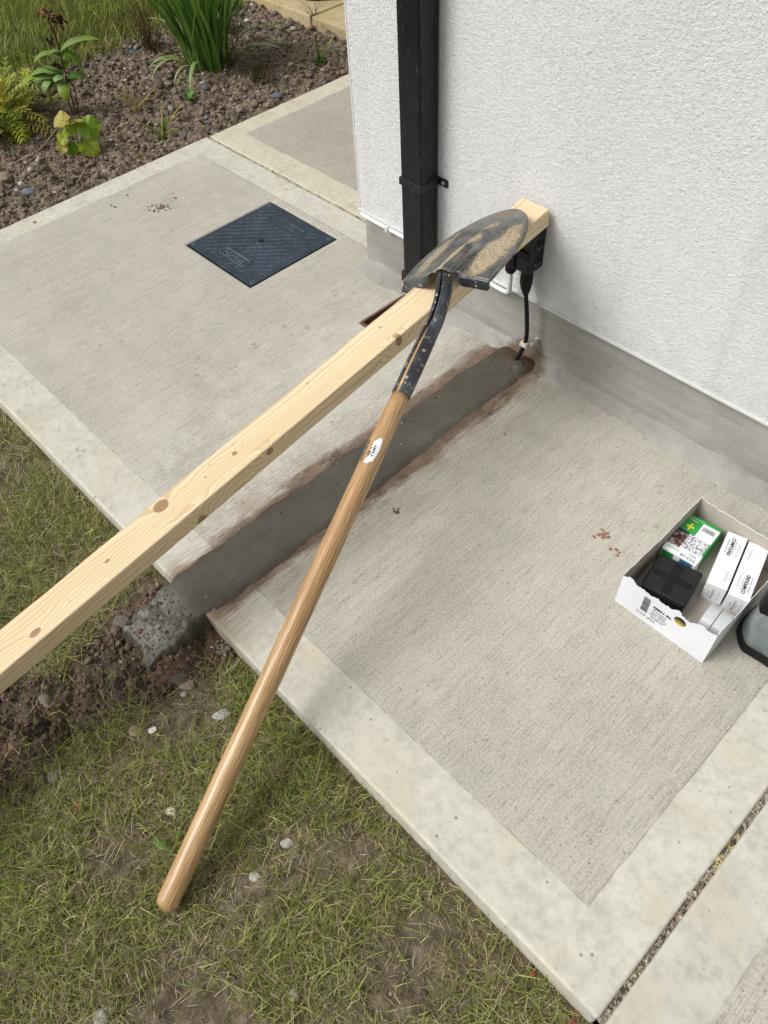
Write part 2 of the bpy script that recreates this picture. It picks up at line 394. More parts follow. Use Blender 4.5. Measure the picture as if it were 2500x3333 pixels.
# lawn soil carries a colour attribute: red-brown subsoil where it was dug
n = NM('lawn soil', 0.95, 0.15); f = n.noise(34, detail=8, rough=0.72)
c = n.ramp(f, [(0.34, s2l('4a4235')), (0.5, s2l('685d4d')), (0.68, s2l('8b806e'))])
dg = n.ramp(n.noise(11, detail=5), [(0.40, s2l('544a40')), (0.52, s2l('655545')), (0.62, s2l('7a5d4a'))])
dg = n.mix(n.ramp(f, [(0.35, 0.55), (0.6, 0.0)]), dg, s2l('2e2620'))
c = n.mix(n.attr('col'), c, dg)
v = n.M('MULTIPLY', n.ramp(n.voro(120), [(0.12, 1.0), (0.2, 0.0)]), n.ramp(n.noise(31, detail=2), [(0.56, 0.0), (0.62, 0.4)])); c = n.mix(v, c, s2l('aaa294')); n.col(c)
n.bump(n.M('ADD', f, n.M('MULTIPLY', n.noise(150, detail=5, rough=0.7), 0.5)), 0.9, 0.006)
g_ = grid_obj('lawn_soil', -3.2, 0.95, -1.3, YL + 0.004, 620, 260, lawn_z, n.m)
me = g_.data; co = np.empty(len(me.vertices) * 3, np.float32); me.vertices.foreach_get('co', co); co = co.reshape(-1, 3)
dm = dugmask(co[:, 0], co[:, 1]); ca = me.color_attributes.new('col', 'FLOAT_COLOR', 'POINT')
ca.data.foreach_set('color', np.stack([dm, dm, dm, dm * 0 + 1], 1).astype(np.float32).ravel()); tag(g_, kind='structure')
tag(grid_obj('flower_bed_soil', -4.35, XB + 0.003, -0.4, 2.592, 330, 560, bed_z, m_bed), kind='structure')
tag(grid_obj('back_lawn_soil', -12, -3.80, -3.5, 7.5, 330, 420, lambda x, y: back_z(x, y) + 0.03*sstep(-3.75,-4.1,x) - 0.06 * sstep(-4.05, -3.8, x), soil_mat('back lawn soil', '38381c', '4a4a24', '5c5830')), kind='structure')

# ------------------------------------------------------------------ clods and grit (stuff)
def ico():
    t = (1 + 5 ** 0.5) / 2
    v = np.array([(-1,t,0),(1,t,0),(-1,-t,0),(1,-t,0),(0,-1,t),(0,1,t),(0,-1,-t),(0,1,-t),(t,0,-1),(t,0,1),(-t,0,-1),(-t,0,1)], float); v /= np.linalg.norm(v[0])
    f = np.array([(0,11,5),(0,5,1),(0,1,7),(0,7,10),(0,10,11),(1,5,9),(5,11,4),(11,10,2),(10,7,6),(7,1,8),(3,9,4),(3,4,2),(3,2,6),(3,6,8),(3,8,9),(4,9,5),(2,4,11),(6,2,10),(8,6,7),(9,8,1)])
    return v, f
def ico2():
    v, f = ico(); v = [tuple(p) for p in v]; ed = {}; nf = []
    def mid(a, b):
        k = (min(a, b), max(a, b))
        if k not in ed:
            p = np.array(v[a]) + np.array(v[b]); v.append(tuple(p / np.linalg.norm(p))); ed[k] = len(v) - 1
        return ed[k]
    for a, b, c in f: ab, bc, ca_ = mid(a, b), mid(b, c), mid(c, a); nf += [(a,ab,ca_),(b,bc,ab),(c,ca_,bc),(ab,bc,ca_)]
    return np.array(v), np.array(nf)
V1, F1 = ico(); V2, F2 = ico2()
def scatter_stones(name, xy, size, zf, cols, mat, flat=0.7, sink=0.25, hi=False):
    Vb, Fb = (V2, F2) if hi else (V1, F1); N = len(xy); nv = len(Vb)
    ang = rng.uniform(0, 2*np.pi, N); sc = size[:, None] * np.stack([rng.uniform(0.8, 1.25, N), rng.uniform(0.65, 1.1, N), rng.uniform(0.5, 0.9, N) * flat], 1)
    P = Vb[None] * (1 + rng.uniform(-0.24, 0.24, (N, nv, 1))) * sc[:, None]
    tl = rng.uniform(-0.5, 0.5, N); y = P[..., 1] * np.cos(tl)[:, None] - P[..., 2] * np.sin(tl)[:, None]; z = P[..., 1] * np.sin(tl)[:, None] + P[..., 2] * np.cos(tl)[:, None]
    x = P[..., 0] * np.cos(ang)[:, None] - y * np.sin(ang)[:, None]; y = P[..., 0] * np.sin(ang)[:, None] + y * np.cos(ang)[:, None]
    co = np.stack([x + xy[:, :1], y + xy[:, 1:], z + (zf(xy[:, 0], xy[:, 1]) + sc[:, 2] * (1 - 2 * sink))[:, None]], -1).reshape(-1, 3)
    q = (Fb[None] + (np.arange(N) * nv)[:, None, None]).reshape(-1, 3)
    return raw_obj(name, co, q, mat, None, True, np.repeat(cols, nv, 0))
n = NM('clod and stone', 0.93, 0.2); ac = n.attr('col'); f = n.noise(160, detail=5, rough=0.7)
n.col(n.mix(n.ramp(f, [(0.35, 0.55), (0.65, 0.0)]), ac, (0.05, 0.042, 0.035, 1))); n.bump(f, 0.7, 0.003); m_clod = n.m
def pick(pal, N, jit=0.12):
    p = np.array([s2l(h) for h in pal]); c = p[rng.integers(0, len(p), N)]; c[:, :3] *= rng.uniform(1-jit, 1+jit, (N, 1)); return c
N = 24000
xy = np.stack([XB - 0.012 - rng.uniform(0, 1.35, N), rng.uniform(0.35, 2.57, N)], 1)
xy = xy[xy[:, 0] > bedge(xy[:, 1]) - 0.1]
szs = np.minimum(0.0022 + rng.exponential(0.0031, len(xy)), 0.021)
cl = pick(['857868', '928472', '74685a', '9c8d7a', '827260', '6a5f53'], len(xy))
st = rng.random(len(xy)) < 0.13; cl[st] = pick(['a19b90', '8b8f94', 'b9b3a6', '6c7178', 'd0cbc0', '96897a'], st.sum()); szs[st] *= 0.8
tag(scatter_stones('soil_clods', xy, szs, bed_z, cl, m_clod), kind='stuff')
N = 1500
xy = np.stack([XJ + 0.005 + rng.normal(0, 0.003, N), rng.uniform(YL + 0.01, 1.37, N)], 1)
tag(scatter_stones('joint_grit', xy, np.minimum(0.0008 + rng.exponential(0.0010, N), 0.004), jz, pick(['8a8072', 'a59b88', '6a6154', 'b8ad98', '5a5248', 'cfc4a0'], N), m_clod), kind='stuff')
N = 9500
xy = np.stack([rng.uniform(-1.35, -0.72, N), rng.uniform(-0.45, 0.275, N)], 1); xy = xy[rng.random(N) < dugmask(xy[:, 0], xy[:, 1]) * 0.95 + 0.03]
szs = np.minimum(0.0012 + rng.exponential(0.0019, len(xy)), 0.0095)
tag(scatter_stones('dug_soil_crumbs', xy, szs, lawn_z, pick(['63584c', '544a41', '6b5b4d', '73604f', '756859', '6b5242'], len(xy)), m_clod), kind='stuff')
N = 9000
xy = np.stack([rng.uniform(-2.0, 0.3, N), YL - 0.003 - rng.uniform(0, 1, N) * 0.85], 1)
tag(scatter_stones('lawn_grit', xy, np.minimum(0.0008 + rng.exponential(0.0009, N), 0.005), lawn_z, pick(['978b78', '857862', '756954', '685d4b', 'b5ada0', '7d7262', '5c5242'], N), m_clod), kind='stuff')

# ------------------------------------------------------------------ grass (stuff)
def grass(name, xy, zf, length, width, tilt, curve, cols, mat, seg=4, flatz=0.002):
    N = len(xy); az = rng.uniform(0, 2*np.pi, N); tw = rng.uniform(-1.2, 1.2, N)
    p = np.stack([xy[:, 0], xy[:, 1], zf(xy[:, 0], xy[:, 1]) - 0.002], 1); th = tilt.copy(); base = p[:, 2].copy()
    L = []; 
    for k in range(seg + 1):
        t = k / seg; w = width * (1 - t ** 1.7) + 0.00012
        sx = -np.sin(az + tw * 0.5) * w / 2; sy = np.cos(az + tw * 0.5) * w / 2; sz = w * 0.25 * np.sin(tw)
        L.append(np.stack([p[:, 0] - sx, p[:, 1] - sy, p[:, 2] - sz], 1)); L.append(np.stack([p[:, 0] + sx, p[:, 1] + sy, p[:, 2] + sz], 1))
        d = np.stack([np.sin(th) * np.cos(az), np.sin(th) * np.sin(az), np.cos(th)], 1); p = p + d * (length / seg)[:, None]
        th = th + curve / seg; az = az + rng.normal(0, 0.16, N)
        p[:, 2] = np.maximum(p[:, 2], base + flatz + rng.uniform(0, 0.004, N))
    co = np.stack(L, 1).reshape(-1, 3); nv = 2 * (seg + 1); o = (np.arange(N) * nv)[:, None]
    q = np.concatenate([o + np.array([[2*k, 2*k+1, 2*k+3, 2*k+2]]) for k in range(seg)], 0)
    cc = np.repeat(cols, nv, 0).reshape(N, nv, 4)
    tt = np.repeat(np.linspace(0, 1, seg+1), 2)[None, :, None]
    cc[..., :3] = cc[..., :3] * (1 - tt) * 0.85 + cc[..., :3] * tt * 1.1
    return tag(raw_obj(name, co, q, mat, None, False, cc.reshape(-1, 4)), kind='stuff')
def leafmat(name, rough=0.5, trans=0.25, spec=0.3, vein=False):
    n = NM(name, rough, spec); ac = n.attr('col'); f = n.noise(90, detail=4)
    c = n.mix(n.ramp(f, [(0.35, 0.35), (0.65, 0.0)]), ac, n.mix(0.6, ac, (0.02, 0.02, 0.005, 1)))
    n.col(c); tr = n.t.nodes.new('ShaderNodeBsdfTranslucent'); n.L(c, tr.inputs[0]); mx = n.t.nodes.new('ShaderNodeMixShader'); mx.inputs[0].default_value = trans
    n.L(n.b.outputs[0], mx.inputs[1]); n.L(tr.outputs[0], mx.inputs[2]); n.L(mx.outputs[0], n.t.nodes['Material Output'].inputs[0])
    return n.m
m_grass = leafmat('grass blades', 0.55, 0.22); m_leaf = leafmat('leaf', 0.45, 0.28)
GREEN = ['8c9a40', 'a0ab54', '788834', 'b6ba6c', '98a250', '80943e', 'bcc07a', '68782e']
DRY = ['b3a47a', 'c4b88f', '9c8d64', 'd2c7a6', '8c8058', '858050']
N = 190000
xy = np.stack([rng.uniform(-2.35, 0.55, N), YL - 0.002 - rng.uniform(0, 1.05, N)], 1)
# keep what the picture can plausibly see (a step to the side included)
keep = (xy[:, 1] > -0.47 - 1.15 * (xy[:, 0] + 0.50) * 0.0 - 0.35) & (xy[:, 1] > -1.9 - 1.6 * (xy[:, 0] + 0.0) - 0.0 - 99)
dn = 0.62 + fbm(xy[:, 0], xy[:, 1], 5.5, 4, 51) * 1.2
for (bx, by, br) in ((-0.47, 0.075, 0.085), (-0.43, -0.02, 0.06), (-0.66, -0.11, 0.06), (-0.30, -0.16, 0.07), (-1.62, 0.17, 0.10), (-0.80, 0.13, 0.07), (-0.2, 0.12, 0.06), (-0.38, 0.19, 0.05)):
    dd = np.hypot(xy[:, 0]-bx, xy[:, 1]-by); dn -= 0.75 * (1 - sstep(br * 0.5, br * 1.5, dd))
for (bx, by, br) in ((-0.70, 0.02, 0.09), (-0.56, 0.10, 0.07), (-1.50, 0.20, 0.09), (-0.25, 0.10, 0.08), (-0.30, 0.05, 0.08), (-0.6, -0.3, 0.12)):
    dd = np.hypot(xy[:, 0]-bx, xy[:, 1]-by); dn += 0.5 * (1 - sstep(br * 0.5, br * 1.5, dd))
dn = np.clip(dn, 0.05, 1) * (1 - 0.93 * dugmask(xy[:, 0], xy[:, 1]))
cb = (xy[:, 0] > -1.12) & (xy[:, 0] < -0.87) & (xy[:, 1] > 0.12); dn[cb] *= 0.05
dn = dn * (0.45 + 0.55 * sstep(0.0, 0.035, YL - xy[:, 1]))
xy = xy[keep & (rng.random(N) < dn)]; N = len(xy)
dry = rng.random(N) < np.clip(0.50 - fbm(xy[:, 0], xy[:, 1], 4, 3, 61) * 0.5, 0.08, 0.8)
cols = pick(GREEN, N, 0.18); cols[dry] = pick(DRY, dry.sum(), 0.15)
ln = np.clip(rng.gamma(4.0, 0.0088, N), 0.010, 0.085); ln[dry] *= 0.9
wd = rng.uniform(0.0008, 0.0022, N); wd[dry] *= 0.75
tl = np.clip(np.abs(rng.normal(0.75, 0.5, N)), 0, 1.5); tl[dry] = np.clip(tl[dry] + 0.4, 0, 1.55)
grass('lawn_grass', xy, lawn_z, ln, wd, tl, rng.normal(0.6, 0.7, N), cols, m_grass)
N = 60000
xy = np.stack([rng.uniform(-2.35, 0.55, N), YL - 0.003 - rng.uniform(0, 1.05, N)], 1)
xy = xy[rng.random(N) < (0.30 + 0.7 * np.clip(0.6 + fbm(xy[:, 0], xy[:, 1], 7, 3, 55), 0, 1)) * (1 - 0.85 * dugmask(xy[:, 0], xy[:, 1]))]; N = len(xy)
cb = (xy[:, 0] > -1.10) & (xy[:, 0] < -0.88) & (xy[:, 1] > 0.12); xy = xy[~cb]; N = len(xy)
cols = pick(['a89a74', 'b9ac88', '8e8260', 'c9bd9c', '7c7452', '8a8f58'], N, 0.2)
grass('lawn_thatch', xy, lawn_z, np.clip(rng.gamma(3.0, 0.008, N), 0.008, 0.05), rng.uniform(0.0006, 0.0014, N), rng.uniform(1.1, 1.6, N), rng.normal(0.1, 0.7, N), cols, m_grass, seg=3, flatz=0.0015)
N = 62000
xy = np.stack([-3.70 - rng.uniform(0, 1, N) ** 1.25 * 3.2, rng.uniform(0.7, 5.2, N)], 1); 
ok = (xy[:, 0] < bedge(xy[:, 1]) + 0.03) & (xy[:, 0] + 0.55 * (xy[:, 1]) > -6.6) & ~((xy[:, 1] > 2.58) & (xy[:, 0] > -6.9)) ; xy = xy[ok]; N = len(xy)
bl = lambda x, y: back_z(x, y) + 0.03 * sstep(-3.75, -4.1, x) - 0.06 * sstep(-4.05, -3.8, x)
cols = pick(['8a9a38', '98a844', '788c34', 'a6b052', '849a42'], N, 0.15); dry = rng.random(N) < 0.2; cols[dry] = pick(['a8a468', 'b4ae78', '969450'], dry.sum())
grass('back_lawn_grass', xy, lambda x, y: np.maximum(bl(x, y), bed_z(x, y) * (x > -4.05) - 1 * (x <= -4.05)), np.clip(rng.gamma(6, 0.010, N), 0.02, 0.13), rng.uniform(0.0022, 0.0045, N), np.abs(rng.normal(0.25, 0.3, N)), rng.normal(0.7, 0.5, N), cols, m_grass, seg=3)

# ------------------------------------------------------------------ freshly filled channel
n = NM('wet mortar', 0.42, 0.4); f = n.noise(7, detail=6, rough=0.6); X, Y, Z = n.sep()
c = n.ramp(f, [(0.35, s2l('47443b')), (0.55, s2l('524f46')), (0.7, s2l('5f5b51'))])
c = n.mix(n.ramp(n.noise(1.0, n.scl((60, 6, 10)), detail=4), [(0.5, 0.0), (0.7, 0.3)]), c, s2l('57534a'))
dx = n.M('ABSOLUTE', n.M('SUBTRACT', X, -0.985)); edge = n.ramp(n.M('ADD', dx, n.M('MULTIPLY', n.M('SUBTRACT', n.noise(24, detail=5), 0.5), 0.05)), [(0.054, 0.0), (0.074, 0.85)])
c = n.mix(n.M('MULTIPLY', edge, n.ramp(Y, [(0.22, 0.0), (0.32, 1.0)])), c, s2l('4b3c30'))
sp = n.M('MULTIPLY', n.ramp(n.voro(70), [(0.05, 1.0), (0.09, 0.0)]), n.ramp(n.noise(50, detail=1), [(0.6, 0.0), (0.63, 0.9)])); c = n.mix(sp, c, (0.6, 0.58, 0.5, 1))
wl = n.ramp(n.M('ADD', Y, n.M('MULTIPLY', n.M('SUBTRACT', n.noise(30, detail=6, rough=0.7), 0.5), 0.16)), [(1.0, 0.0), (1.001, 0.0)])
wl = n.ramp(n.M('ADD', n.M('SUBTRACT', Y, 1.0), n.M('MULTIPLY', n.M('SUBTRACT', n.noise(30, detail=6, rough=0.7), 0.5), 0.16)), [(0.30, 0.0), (0.345, 0.9)]); c = n.mix(wl, c, s2l('4a392c')); n.col(c)
n.bump(n.M('ADD', n.noise(1.0, n.scl((90, 9, 20)), detail=5), n.M('MULTIPLY', n.noise(200, detail=4, rough=0.7), 0.6)), 0.5, 0.002)
n.rough(n.ramp(n.noise(18, detail=3), [(0.35, 0.36), (0.7, 0.62)])); m_wet = n.m
def chz(X, Y):
    half = 0.068 + 0.006 * sstep(1.1, 0.6, Y) + fbm(X * 0 + np.sign(X + 0.985), Y, 9, 5, 71, 0.6) * 0.011
    off = np.abs(X + 0.985)
    z = 0.0036 - 0.0072 * sstep(half - 0.022, half + 0.012, off) + fbm(X, Y, 14, 4, 72, 0.6) * 0.0014 + fbm(X, Y * 0.15, 130, 3, 78) * 0.0009 - 0.0012 * (1 - sstep(0, 0.04, off))
    low = sstep(0.345, 0.25, Y)
    # spills over the edge of the slab into the lawn
    dlow = (0.30 - Y)
    half2 = 0.092 + fbm(X, Y, 12, 4, 73) * 0.06 - 0.02 * sstep(0.08, 0.18, dlow)
    zz = 0.0034 - 1.1 * np.clip(dlow - 0.012, 0, 1) ** 1.75 - 0.09 * sstep(half2 - 0.022, half2 + 0.022, np.abs(X + 0.985 + 0.05 * 0)) + (fbm(X, Y, 22, 3, 74) * 0.010 + fbm(X, Y, 70, 4, 75, 0.6) * 0.0042) * sstep(0.28, 0.22, Y)
    zz = zz - 0.04 * sstep(0.17, 0.205, dlow + fbm(X, Y, 15, 3, 76) * 0.06)
    r = np.where(Y > 0.30, z, z * (1 - low) + zz * low)
    # little mound round the cable foot
    dd = np.hypot(X + 0.958, Y - 1.335); return r + 0.012 * np.exp(-(dd / 0.03) ** 2) * (Y > 0.4) + 0.004 * np.exp(-(dd / 0.05) ** 2) * vnoise(X, Y, 120, 77)
tag(grid_obj('filled_channel', -1.13, -0.83, 0.06, 1.386, 140, 620, chz, m_wet), kind='structure')

N = 330
xy = np.stack([-0.985 + rng.normal(0, 0.06, N), rng.uniform(0.10, 0.27, N)], 1)
tag(scatter_stones('mortar_crumbs', xy, np.minimum(0.0007 + rng.exponential(0.0009, N), 0.005), lambda x, y: np.maximum(chz(x, y), lawn_z(x, y)), pick(['544f47', '4a453d', '5f5a51', '6b6459', '5a4c40'], N), m_clod), kind='stuff')
N = 260
xy = np.stack([-0.985 + rng.normal(0, 0.085, N), rng.uniform(0.3, 1.3, N)], 1)
tag(scatter_stones('mortar_grit', xy, np.minimum(0.0006 + rng.exponential(0.0007, N), 0.003), lambda x, y: np.maximum(chz(x, y), 0.0), pick(['5f5a51', '857d70', 'b0a898', '4a3f35'], N), m_clod), kind='stuff')
# ================================================================== HOUSE
n = NM('white textured render', 0.92, 0.2)
big = n.noise(1.6, detail=4); f1 = n.noise(150, detail=4, rough=0.7); f2 = n.noise(300, detail=3, rough=0.6); f3 = n.voro(110)
c = n.ramp(n.M('ADD', n.M('MULTIPLY', f1, 0.7), n.M('MULTIPLY', big, 0.3)), [(0.34, (0.64, 0.645, 0.655, 1)), (0.5, (0.745, 0.75, 0.76, 1)), (0.65, (0.80, 0.80, 0.81, 1))])
Xw, Yw, Zw = n.sep()
dirt = n.M('MULTIPLY', n.ramp(Zw, [(0.18, 0.55), (0.34, 0.0)]), n.ramp(n.noise(13, detail=6, rough=0.75), [(0.46, 0.0), (0.66, 1.0)])); c = n.mix(n.M('MULTIPLY', dirt, 0.5), c, s2l('a79f92'))
run = n.ramp(n.noise(1.0, n.scl((9, 9, 0.9)), detail=5), [(0.54, 0.0), (0.70, 0.22)]); c = n.mix(run, c, s2l('b4b6b8'))
n.col(c); hb = n.M('ADD', n.M('MULTIPLY', f1, 1.0), n.M('MULTIPLY', f2, 0.35)); hb = n.M('ADD', hb, n.M('MULTIPLY', f3, 0.25)); n.bump(hb, 1.0, 0.0038); m_render = n.m
n = NM('grey plinth render', 0.9, 0.2); f = n.noise(5, detail=6, rough=0.65); s_ = n.noise(1.0, n.scl((5, 5, 60)), detail=4, rough=0.6); g3 = n.noise(130, detail=4)
c = n.ramp(n.M('ADD', n.M('MULTIPLY', f, 0.5), n.M('ADD', n.M('MULTIPLY', s_, 0.3), n.M('MULTIPLY', g3, 0.2))), [(0.36, s2l('888680')), (0.5, s2l('989690')), (0.63, s2l('a7a59f'))])
c = n.mix(n.M('MULTIPLY', n.ramp(n.noise(4.5, detail=5), [(0.58, 0.0), (0.68, 0.5)]), 1.0), c, s2l('aaa8a1'))
X, Y, Z = n.sep()
# mud splashed up where the channel meets the wall (world X about -0.97)
dx = n.M('ADD', X, 0.962 - 0.0); hgt = n.M('ADD', n.M('MULTIPLY', n.M('MULTIPLY', dx, dx), 9.0), Z); hgt = n.M('ADD', hgt, n.M('MULTIPLY', n.M('SUBTRACT', n.noise(24, detail=5), 0.5), 0.05))
c = n.mix(n.ramp(hgt, [(0.028, 0.85), (0.062, 0.0)]), c, s2l('5b4636')); n.col(c); n.bump(n.M('ADD', g3, s_), 0.5, 0.002); m_plinth = n.m
house = thing('house', (0, 0, 0), 'white rough rendered house corner rising from a grey concrete plinth', 'house')
b = MB(); WX = -1.615; RZ = 0.183; YF = 1.377
b.box((WX, YF, RZ), (4.0, 5.2, 3.4)); w_ = b.build('wall', m_render, house)
b = MB(); b.box((WX + 0.014, YW, -0.12), (3.99, 5.19, 3.3)); b.build('plinth', m_plinth, house)
m_bead = plain('white bead plastic', 'cfd0cf', 0.5, 0.4, vary=0.04)
b = MB(); b.box((WX - 0.0035, YF - 0.0045, RZ - 0.006), (4.0, YF + 0.012, RZ + 0.001)); b.box((WX - 0.0035, YF + 0.0125, RZ - 0.006), (WX + 0.01, 5.2, RZ + 0.001))
b.build('bottom_bead', m_bead, house, bevel=0.001)
b = MB(); b.box((WX - 0.0012, YF - 0.0012, RZ + 0.0015), (WX + 0.005, YF + 0.005, 3.4)); b.build('corner_bead', m_bead, house, bevel=0.0012)
# mortar fillet along the wall foot
n2 = m_plinth
def filz(X, Y): return -0.02 * np.exp(-((X + 0.985) / 0.062) ** 6) * sstep(1.381, 1.366, Y) + np.clip((Y - 1.335 + fbm(X, Y, 8, 4, 81) * 0.03) * 0.45, -0.004, 0.05) + fbm(X, Y, 50, 3, 82) * 0.0022 - 0.001
fo = grid_obj('wall_fillet', -1.60, 2.2, 1.318, 1.3845, 900, 22, filz, m_plinth, mask=lambda x, y: ~((x > GX0 - 0.01) & (x < GX1 + 0.01) & (y < GY1 + .01)) & ~((x > -2.2) & (x < -1.76))); fo.parent = house

# ------------------------------------------------------------------ downpipe
n = NM('black plastic pipe', 0.42, 0.35); f = n.noise(1.0, n.scl((60, 60, 5)), detail=5, rough=0.7); sc_ = n.noise(1.0, n.scl((240, 240, 28)), detail=3)
c = n.ramp(f, [(0.35, s2l('0a0c0d')), (0.6, s2l('121516')), (0.75, s2l('1f2223'))]); c = n.mix(n.ramp(sc_, [(0.62, 0.0), (0.68, 0.6)]), c, s2l('4b504f')); n.col(c)
n.rough(n.ramp(n.noise(9, detail=4), [(0.3, 0.3), (0.7, 0.6)])); n.bump(sc_, 0.15, 0.001); m_pipe = n.m
m_blk = plain('black plastic', '17191b', 0.5, 0.4, vary=0.3, sc=30)
m_blk2 = plain('matt black rubber', '0f1011', 0.6, 0.3, vary=0.25, sc=40)
m_steel = plain('zinc screw', 'a9acae', 0.35, 0.5, metal=0.8, vary=0.2, sc=200)
dp = thing('downpipe', (-1.334, 1.344, 0), 'black square downpipe fixed upright to the white wall', 'drainpipe')
def shell_box(b, x0, x1, y0, y1, z0, z1, t=0.0025):
    b.box((x0, y0, z0), (x1, y0 + t, z1)); b.box((x0, y1 - t, z0), (x1, y1, z1)); b.box((x0, y0 + t, z0), (x0 + t, y1 - t, z1)); b.box((x1 - t, y0 + t, z0), (x1, y1 - t, z1)); return b
b = MB(); b.box((-1.370, 1.311, 0.06), (-1.298, 1.3735, 3.35)); b.build('pipe', m_pipe, dp, bevel=0.006, seg=3)
b = MB(); b.box((-1.3735, 1.3075, 0.372), (-1.2945, 1.3765, 0.392)); b.box((-1.2945, 1.3715, 0.3715), (-1.2655, 1.3765, 0.3925)); b.box((-1.4025, 1.3715, 0.3715), (-1.3735, 1.3765, 0.3925))
br_ = b.build('bracket', m_blk, dp, bevel=0.0025)
b = MB(); b.tube([(-1.2785, 1.3725, 0.382), (-1.2785, 1.3685, 0.382)], [0.0062, 0.0055], 16); b.tube([(-1.2785, 1.3686, 0.382), (-1.2785, 1.3675, 0.382)], [0.003, 0.002], 6)
sc2 = b.build('screw', m_steel, br_, smooth=False)
b = MB(); b.box((-1.3745, 1.3065, 0.085), (-1.2935, 1.3765, 0.118)); b.build('socket', m_blk, dp, bevel=0.003)
M_ = Matrix.Translation((-1.334, 1.345, 0.062)) @ Matrix.Rotation(R(-38), 4, 'X')
b = MB(); b.box((-0.037, -0.034, -0.032), (0.037, 0.028, 0.028), M_); b.build('shoe', m_blk, dp, bevel=0.004)
# ------------------------------------------------------------------ gully
gu = thing('drain_gully', ((GX0+GX1)/2, (GY0+GY1)/2, -0.1), 'rectangular brown edged rainwater gully sunk in the path below the downpipe', 'drain')
m_gbr = plain('brown gully frame', '6a4c40', 0.6, 0.3, vary=0.25, sc=40)
b = MB(); t = 0.006
shell_box(b, GX0 + 0.001, GX1 - 0.001, GY0 + 0.001, GY1 - 0.001, -0.11, 0.0015, t); b.build('frame', m_gbr, gu, bevel=0.001)
b = MB(); b.box((GX0 + 0.007, GY0 + 0.007, -0.11), (GX1 - 0.007, GY1 - 0.007, -0.075)); 
for k in range(7): b.box((GX0 + 0.012 + k * 0.0185, GY0 + 0.012, -0.036), (GX0 + 0.020 + k * 0.0185, GY1 - 0.012, -0.028))
b.box((GX0 + 0.0075, GY0 + 0.0075, -0.040), (GX1 - 0.0075, GY0 + 0.0125, -0.026)); b.build('grate', m_blk2, gu)

# ------------------------------------------------------------------ inspection cover
n = NM('blue black cover plastic', 0.42, 0.6); f = n.noise(11, detail=5, rough=0.6)
c = n.ramp(f, [(0.35, s2l('222c36')), (0.55, s2l('2c3844')), (0.72, s2l('3b4752'))]); c = n.mix(n.ramp(n.noise(60, detail=4), [(0.66, 0.0), (0.74, 0.5)]), c, s2l('7d8286')); n.col(c)
n.rough(n.ramp(n.noise(14, detail=3), [(0.3, 0.30), (0.7, 0.55)])); m_cov = n.m
m_covr = plain('cover ridges', '58636e', 0.28, 0.6, vary=0.35, sc=40)  # lighter than the plate: highlights painted into the colour of the raised parts
cxm, cym = (HX0 + HX1)/2, (HY0 + HY1)/2
cov = thing('inspection_cover', (cxm, cym, -0.01), 'square black embossed inspection cover set flush in the concrete path', 'drain cover')
b = MB(); b.box((HX0 + 0.005, HY0 + 0.006, -0.014), (HX1 - 0.004, HY1 - 0.004, -0.0005)); 
b.build('cover_plate', m_cov, cov, bevel=0.0015)
b = MB(); shell_box(b, HX0 + 0.0005, HX1 - 0.0005, HY0 + 0.0005, HY1 - 0.0005, -0.05, -0.004, 0.004); b.box((HX0 + .005, HY0 + .005, -0.05), (HX1 - .005, HY1 - .005, -0.03)); b.build('frame', m_blk2, cov)
b = MB(); hs_ = 0.158; cell = 0.0212; pad = 0.0165
def inner(x, y):
    if abs(x) > hs_ or abs(y) > hs_: return False
    if abs(abs(x) - hs_) < 0.0 : return False
    if (x / 0.076) ** 2 + ((y + 0.112) / 0.028) ** 2 < 1 : return False           # name panel (near edge)
    if abs(x - 0.0) < 0.082 and abs(y - 0.117) < 0.024: return False              # lettering (far edge)
    if x * x + y * y < 0.018 ** 2: return False
    if abs(x) > 0.132 and abs(y) > 0.132: return False
    return True
rt = math.sqrt(0.5)
for i in range(-12, 13):
    for j in range(-12, 13):
        u_, v_ = i * cell, j * cell
        P4 = []
        for (a, d) in ((-1,-1),(1,-1),(1,1),(-1,1)):
            uu, vv = u_ + a * pad / 2, v_ + d * pad / 2; P4.append(((uu - vv) * rt, (uu + vv) * rt))
        cxp = (u_ - v_) * rt; cyp = (u_ + v_) * rt
        for k in range(4):
            (xa, ya), (xb_, yb_) = P4[k], P4[(k+1) % 4]
            if not (inner(xa, ya) and inner(xb_, yb_) and inner(cxp, cyp)): continue
            dxx, dyy = xb_ - xa, yb_ - ya; L_ = math.hypot(dxx, dyy); nx_, ny_ = -dyy / L_ * 0.0010, dxx / L_ * 0.0010
            z0, z1 = -0.0008, 0.0011; w2 = 0.45
            q = [(xa-nx_, ya-ny_), (xb_-nx_, yb_-ny_), (xb_+nx_, yb_+ny_), (xa+nx_, ya+ny_)]; q2 = [(xa-nx_*w2, ya-ny_*w2), (xb_-nx_*w2, yb_-ny_*w2), (xb_+nx_*w2, yb_+ny_*w2), (xa+nx_*w2, ya+ny_*w2)]
            b.add([(cxm+x, cym+y, z0) for x, y in q] + [(cxm+x, cym+y, z1) for x, y in q2], [(4,5,6,7),(0,1,5,4),(1,2,6,5),(2,3,7,6),(3,0,4,7)])
b.build('tread_pattern', m_covr, cov)
